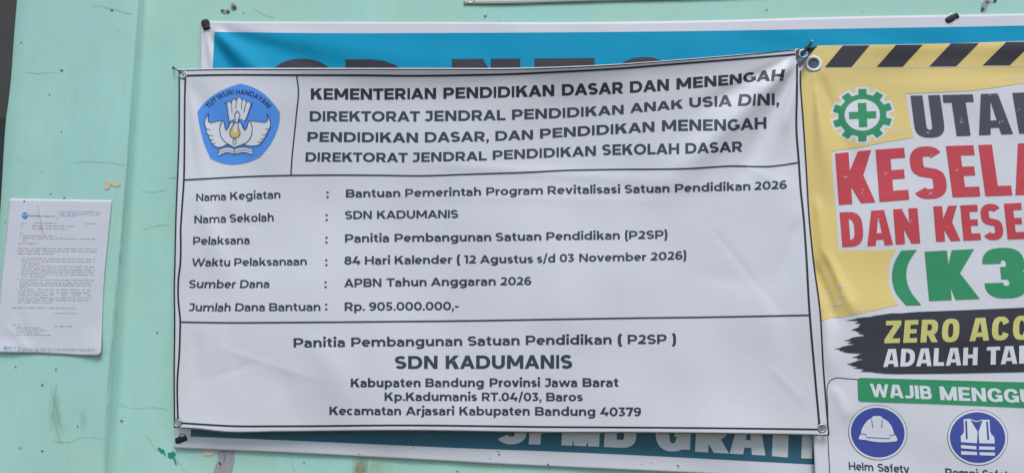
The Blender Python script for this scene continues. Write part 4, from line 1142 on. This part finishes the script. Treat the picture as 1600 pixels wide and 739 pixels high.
def zl(pts, layer=0, w=lw, sm=True): pr.line(ze_s(pts), w, layer % 3, sm, 1.6)
zl(wingL, 0, lw, False); zl(upL + [wingL[0]], 1, lw, False); zl(wingR, 2, lw, False); zl([wingR[-1]] + upR, 0, lw, False)
zl([(286, 342), (272, 372), (266, 420), (276, 466), (300, 500), (340, 530), (380, 552)], 1); zl([(500, 344), (514, 370), (518, 420), (508, 470), (484, 504), (440, 530), (380, 552)], 2)
zl([(338, 352), (331, 290), (322, 215), (318, 204), (298, 201)], 0, lw, False); zl(crown[3:21], 1, .9); zl([(530, 206), (512, 206), (500, 250), (482, 300), (462, 348)], 2, lw, False)
for a, b in (((356, 204), (362, 278)), ((396, 190), (390, 250)), ((440, 184), (434, 252)), ((474, 196), (452, 280))): zl([a, b], 0, .8, False)
zl([(384, 360), (386, 330), (382, 300), (392, 280), (403, 268), (416, 282), (424, 300), (416, 324), (408, 352)], 1); zl([(380, 360), (352, 412), (344, 436), (350, 460), (366, 474), (384, 477), (404, 472), (420, 456), (424, 434), (412, 404), (410, 350)], 2)
zl([(380, 360), (352, 352), (330, 400)], 0, .8); zl([(420, 346), (446, 384), (458, 410)], 1, .8)
zl([(380, 482), (370, 494), (368, 508), (374, 524), (382, 528), (392, 518), (392, 496), (380, 482)], 2, .8)
for a, b in (((163, 408), (194, 414)), ((180, 456), (212, 458)), ((192, 490), (218, 490)), ((206, 522), (234, 520)), ((656, 402), (620, 412)), ((634, 448), (598, 456)), ((616, 482), (580, 484)), ((596, 508), (560, 510))): zl([a, b], 0, .8, False)
zl([(258, 566), (300, 552), (340, 548), (380, 562), (430, 548), (470, 550), (520, 562), (526, 608), (480, 594), (440, 590), (380, 604), (340, 592), (310, 592), (250, 618), (258, 566)], 1, lw, False); zl([(380, 562), (380, 604)], 2, .8, False)
zl([(255, 590), (300, 576), (340, 572), (380, 585), (430, 572), (480, 574), (523, 586)], 0, .7)
pr.build('outline', whi, M['emblem_line'], emb, .0022, 8)
for x, y, ro, ri in EY:
    eyelet('eyelet', x, y, ro, ri, whi, M['steel'], root, .0006, .5)
# dark reinforced corner behind the upper right eyelet
pr = Print(); pr.add([(1243.5, 79), (1252, 75.6), (1270, 73.2), (1276, 73.4), (1266, 86), (1258, 97), (1250, 107), (1246, 100), (1243.6, 92)])
cp = pr.build('corner_patch', whi, M['dark_vinyl'], root, .0003, 3)
bm = bmesh.new(); bm.from_mesh(cp.data); hc = whi.pt(1255, 84.2) - world_loc(root); hs = px_size(whi, 1255, 84) * 6.4
bmesh.ops.delete(bm, geom=[f for f in bm.faces if Vector((f.calc_center_median().x - hc.x, f.calc_center_median().z - hc.z)).length < hs], context='FACES')
bm.to_mesh(cp.data); bm.free()

# ties that hold the white banner
t1 = empty('tie_wire', P(272, 107, .01)); tag(t1, 'short dark wire and nail holding the upper left eyelet of the white banner', 'wire tie')
bm = bmesh.new(); tube(bm, [flat.pt(271, 106, .006), flat.pt(275, 109, .016), whi.pt(281, 113, .004), whi.pt(286, 116.5, .003), whi.pt(287.5, 119, -.003)], [.0011, .0010, .0009, .0009, .0008]); bm_obj('wire', bm, M['cord'], t1)
bm = bmesh.new(); tube(bm, [P(271, 106.4, -.01), P(270.8, 106.2, .008)], .0013, smooth_path=False)
bmesh.ops.create_uvsphere(bm, u_segments=12, v_segments=8, radius=.0028, matrix=Matrix.Translation(P(270.8, 106.2, .009)) @ Matrix.Diagonal((1, .5, 1, 1))); bm_obj('nail', bm, M['rubber'], t1)
t2 = empty('knotted_rope', P(1266, 68, .02)); tag(t2, 'knotted black cord through the upper right eyelet of the white banner', 'rope')
bm = bmesh.new(); tube(bm, [whi.pt(1252, 89, -.002), whi.pt(1254, 84, .004), whi.pt(1259, 78, .006), whi.pt(1264, 71.5, .005), whi.pt(1268.5, 65.5, .004)], [.0018, .0022, .0024, .0020, .0015], noise=.12, seed=4)
tube(bm, [whi.pt(1261, 75, .003), whi.pt(1267, 77, .004), whi.pt(1272, 75.5, .003), whi.pt(1276, 73, .001)], [.0018, .0022, .0018, .0012], noise=.12, seed=5); bm_obj('strand', bm, M['cord'], t2)
bm = bmesh.new(); bmesh.ops.create_uvsphere(bm, u_segments=12, v_segments=8, radius=.0032, matrix=Matrix.Translation(whi.pt(1262, 74.5, .005)) @ Matrix.Diagonal((1.2, .8, 1, 1))); bm_obj('knot', bm, M['cord'], t2)
bm = bmesh.new(); tube(bm, [P(1268.6, 65.4, 0), whi.pt(1268.8, 65.2, .004)], .0012, smooth_path=False)
bmesh.ops.create_uvsphere(bm, u_segments=12, v_segments=8, radius=.0024, matrix=Matrix.Translation(whi.pt(1269, 64.8, .005)) @ Matrix.Diagonal((1, .6, 1, 1))); bm_obj('nail', bm, M['steel'], t2)

# ------------------------------------------------------------------ paper notice on the pilaster
pw_ = waves(41, 10, 40, 150)
def h_paper(x, y):
    h = .0007 * pw_(x, y) + .0007
    h = h + .0065 * sstep(y, 505, 556) * sstep(x, 90, 165) ** 2 + .0045 * sstep(y, 525, 556) * (1 - sstep(x, 10, 60))
    h = h + ridge(x, y, (58, 318), (70, 370), 3, .0014, .3, .3)
    h = h + ridge(x, y, (0, 500), (60, 560), 11, .0012, .3, .3) + ridge(x, y, (20, 470), (50, 545), 11, -.0009, .3, .3)
    return np.maximum(h, -.0006)
pap = Sheet(PIL + .002, h_paper)
root = empty('paper_notice', P(80, 552, PIL)); tag(root, 'white typed letter sheet stuck on the mint green pilaster', 'paper')
o = coons(pap, [(14.6, 310.4), (90, 311.6), (174.7, 313)], [(-8, 550.5), (20, 551), (57, 552), (95, 553.6), (140, 555.5), (154, 554.6), (157.6, 550)], [(14.6, 310.4), (8, 380), (2, 436), (-8, 550.5)], [(174.7, 313), (168, 380), (163, 430), (159.6, 500), (157.6, 550)], 3.5, 'sheet', M['paper'], root)
thick(o, .0003)
A = lambda x, y: (x/5.278, 300 + y/5.278)
B = lambda x, y: (x/5.278, 430 + y/5.278)
rg = np.random.RandomState(12)
def grey_line(pr, tr, x0, x1, y, hgt=9.0, slope=.010):
    """a row of print too small to read: word-length dashes"""
    x = x0
    while x < x1 - 4:
        wl_ = min(rg.uniform(18, 62), x1 - x); k = x
        while k < x + wl_ - 2:
            cw = rg.uniform(3.5, 7.5); up = rg.choice([0, 0, 0, 3.0]); dn = rg.choice([0, 0, 0, 0, 2.5])
            p = [tr(k, y + slope*(k - x0) - hgt/2 - up), tr(k + cw, y + slope*(k - x0) - hgt/2 - up), tr(k + cw, y + slope*(k - x0) + hgt/2 + dn), tr(k, y + slope*(k - x0) + hgt/2 + dn)]
            pr.add(p); k += cw + rg.uniform(1.6, 3.0)
        x += wl_ + rg.uniform(8, 14)
rowsA = [(170, 218, 256), (275, 470, 256), (700, 795, 262), (172, 195, 278), (262, 620, 278), (262, 555, 300), (163, 185, 338), (165, 172, 360), (188, 450, 361), (165, 172, 381), (188, 790, 381), (188, 225, 402), (150, 305, 424),
         (148, 797, 464), (145, 797, 485), (145, 442, 507), (182, 787, 548), (180, 785, 570), (180, 330, 590), (152, 160, 610), (178, 785, 611), (178, 785, 634), (175, 775, 655), (172, 775, 676), (172, 365, 697), (148, 156, 716), (168, 770, 722)]
rowsB = [(160, 770, 60), (160, 765, 79), (160, 232, 95), (135, 143, 114), (155, 285, 116), (310, 445, 117), (468, 486, 118), (506, 560, 118), (575, 655, 120), (680, 760, 122), (410, 440, 143), (468, 486, 143), (505, 560, 144), (585, 755, 145),
         (150, 440, 158), (505, 540, 164), (602, 660, 165), (715, 755, 166), (150, 755, 182), (150, 750, 202), (150, 435, 222), (100, 620, 266), (455, 632, 312), (443, 605, 420), (100, 165, 408), (104, 110, 430), (128, 345, 430), (104, 110, 449), (128, 380, 450), (104, 110, 468), (128, 318, 469), (104, 110, 487), (128, 420, 490),
         (148, 172, 585), (148, 780, 603), (148, 780, 616), (148, 410, 630)]
pr = Print()
for x0, x1, y in rowsA: grey_line(pr, A, x0, x1, y, 5.2)
for x0, x1, y in rowsB: grey_line(pr, B, x0, x1, y, 5.2 if y < 580 else 4.2)
pr.build('typed_text', pap, M['paper_ink'], root, .0004, 60)
pr = Print()
for x0, x1, y in [(495, 835, 162), (495, 835, 181), (495, 630, 196)]: grey_line(pr, A, x0, x1, y, 6.0)
pr.build('letterhead_text', pap, M['paper_teal'], root, .0004, 60); pr = Print(); grey_line(pr, B, 150, 380, 137, 6); pr.build('link_text', pap, M['paper_teal'], root, .0004, 60); pr = Print(); grey_line(pr, B, 66, 135, 592, 6); grey_line(pr, B, 66, 128, 606, 6)
pr.ellipse(*B(45, 598), 3.4, 3.4, 1, 16)
pr.build('footer_logo', pap, M['paper_teal'], root, .0004, 60); pr = Print(); pr.add([A(477, 150), A(479.5, 150), A(474.5, 236), A(472, 236)])
pr.build('rule_line', pap, M['paper_teal'], root, .0004, 60)
pr = Print(); pr.ellipse(*A(205, 195), 4.8, 5.4, 0, 24); lg = pr.build('logo', pap, M['paper_blue'], root, .0004, 60)
pr = Print(); pr.add([A(188, 186), A(205, 178), A(222, 186), A(212, 206), A(198, 206)], 0); pr.build('logo_mark', pap, M['white_ink'], lg, .0008, 60)
pr = Print(); pr.ellipse(*A(205, 192), 1.5, 2.2, 0, 16); pr.build('logo_core', pap, M['paper_blue'], lg, .0012, 60)
LG = style(.19, .17, 2.05, False, .9)
c = [A(237, 203) + (A(237, 187)[1],), A(460, 206) + (A(460, 190)[1],)]
pr = Print(); lay_word(pr, 'Kemen', A(237, 0)[0], A(332, 0)[0], c, LG); pr.build('logo_text', pap, M['paper_blue'], root, .0004, 60)
pr = Print(); lay_word(pr, 'dikdasmen', A(337, 0)[0], A(455, 0)[0], c, style(.14, .13)); pr.build('logo_text', pap, M['paper_light'], root, .0004, 60)
pr = Print(); pr.line([A(308, 108), A(320, 165), A(335, 250), A(350, 335)], .5); pr.build('pencil_line', pap, M['paper_ink'], root, .0009, 60)
tk = empty('tack', pap.pt(37.8, 314.6)); tag(tk, 'tiny dark tack near the top edge of the letter sheet', 'tack')
bm = bmesh.new(); bmesh.ops.create_uvsphere(bm, u_segments=12, v_segments=8, radius=.0016, matrix=Matrix.Translation(pap.pt(37.8, 314.6, .0006)) @ Matrix.Diagonal((1, .6, 1, 1))); bm_obj('tack_head', bm, M['rubber'], tk)

# ------------------------------------------------------------------ edge of another banner above, and a lone screw
tpw = waves(51, 6, 80, 200)
upc = Sheet(.0035, lambda x, y: .0007 * tpw(x, y))
root = empty('hanging_cloth', P(920, 3, 0)); tag(root, 'cream cloth banner whose lower hem shows at the top edge', 'banner')
o = coons(upc, [(726, -170), (940, -178), (1180, -186)], [(724.6, 7.4), (805, 6.6), (910, 3.2), (1015, .8), (1200, -5)], [(726, -170), (724.6, 7.4)], [(1180, -186), (1200, -5)], 6, 'sheet', M['hem'], root, holes=[(736, .6, 3.4)]); thick(o, .0010)
pr = Print(); pr.line([(725.4, 5.6), (805, 4.6), (910, 1.2), (1015, -1.2), (1200, -7)], .7); pr.build('hem_seam', upc, mat('hem_thread', (.42, .45, .36), rough=.8), root, .0004, 8)
eyelet('eyelet', 736, .6, 6, 3.4, upc, M['steel'], root, .0005, .5)
bm = bmesh.new(); bmesh.ops.create_uvsphere(bm, u_segments=10, v_segments=6, radius=.0055, matrix=Matrix.Translation(upc.pt(736, .6, -.004)) @ Matrix.Diagonal((1, .5, 1, 1)))
nl = bm_obj('nail', bm, M['rubber']); tag(nl, 'dark nail head inside the eyelet of the cream cloth banner', 'nail')
bm = bmesh.new(); c = P(758.4, 23.6, .0022)
bmesh.ops.create_cone(bm, cap_ends=True, segments=16, radius1=.0030, radius2=.0022, depth=.0024, matrix=Matrix.Translation(c) @ Matrix.Rotation(math.pi/2, 4, 'X'))
tube(bm, [c + Vector((0, .012, 0)), c], .0012, smooth_path=False)
sc_ = bm_obj('screw', bm, M['steel'], None, smooth=False); tag(sc_, 'small shiny screw in the wall below the cream cloth banner', 'screw')
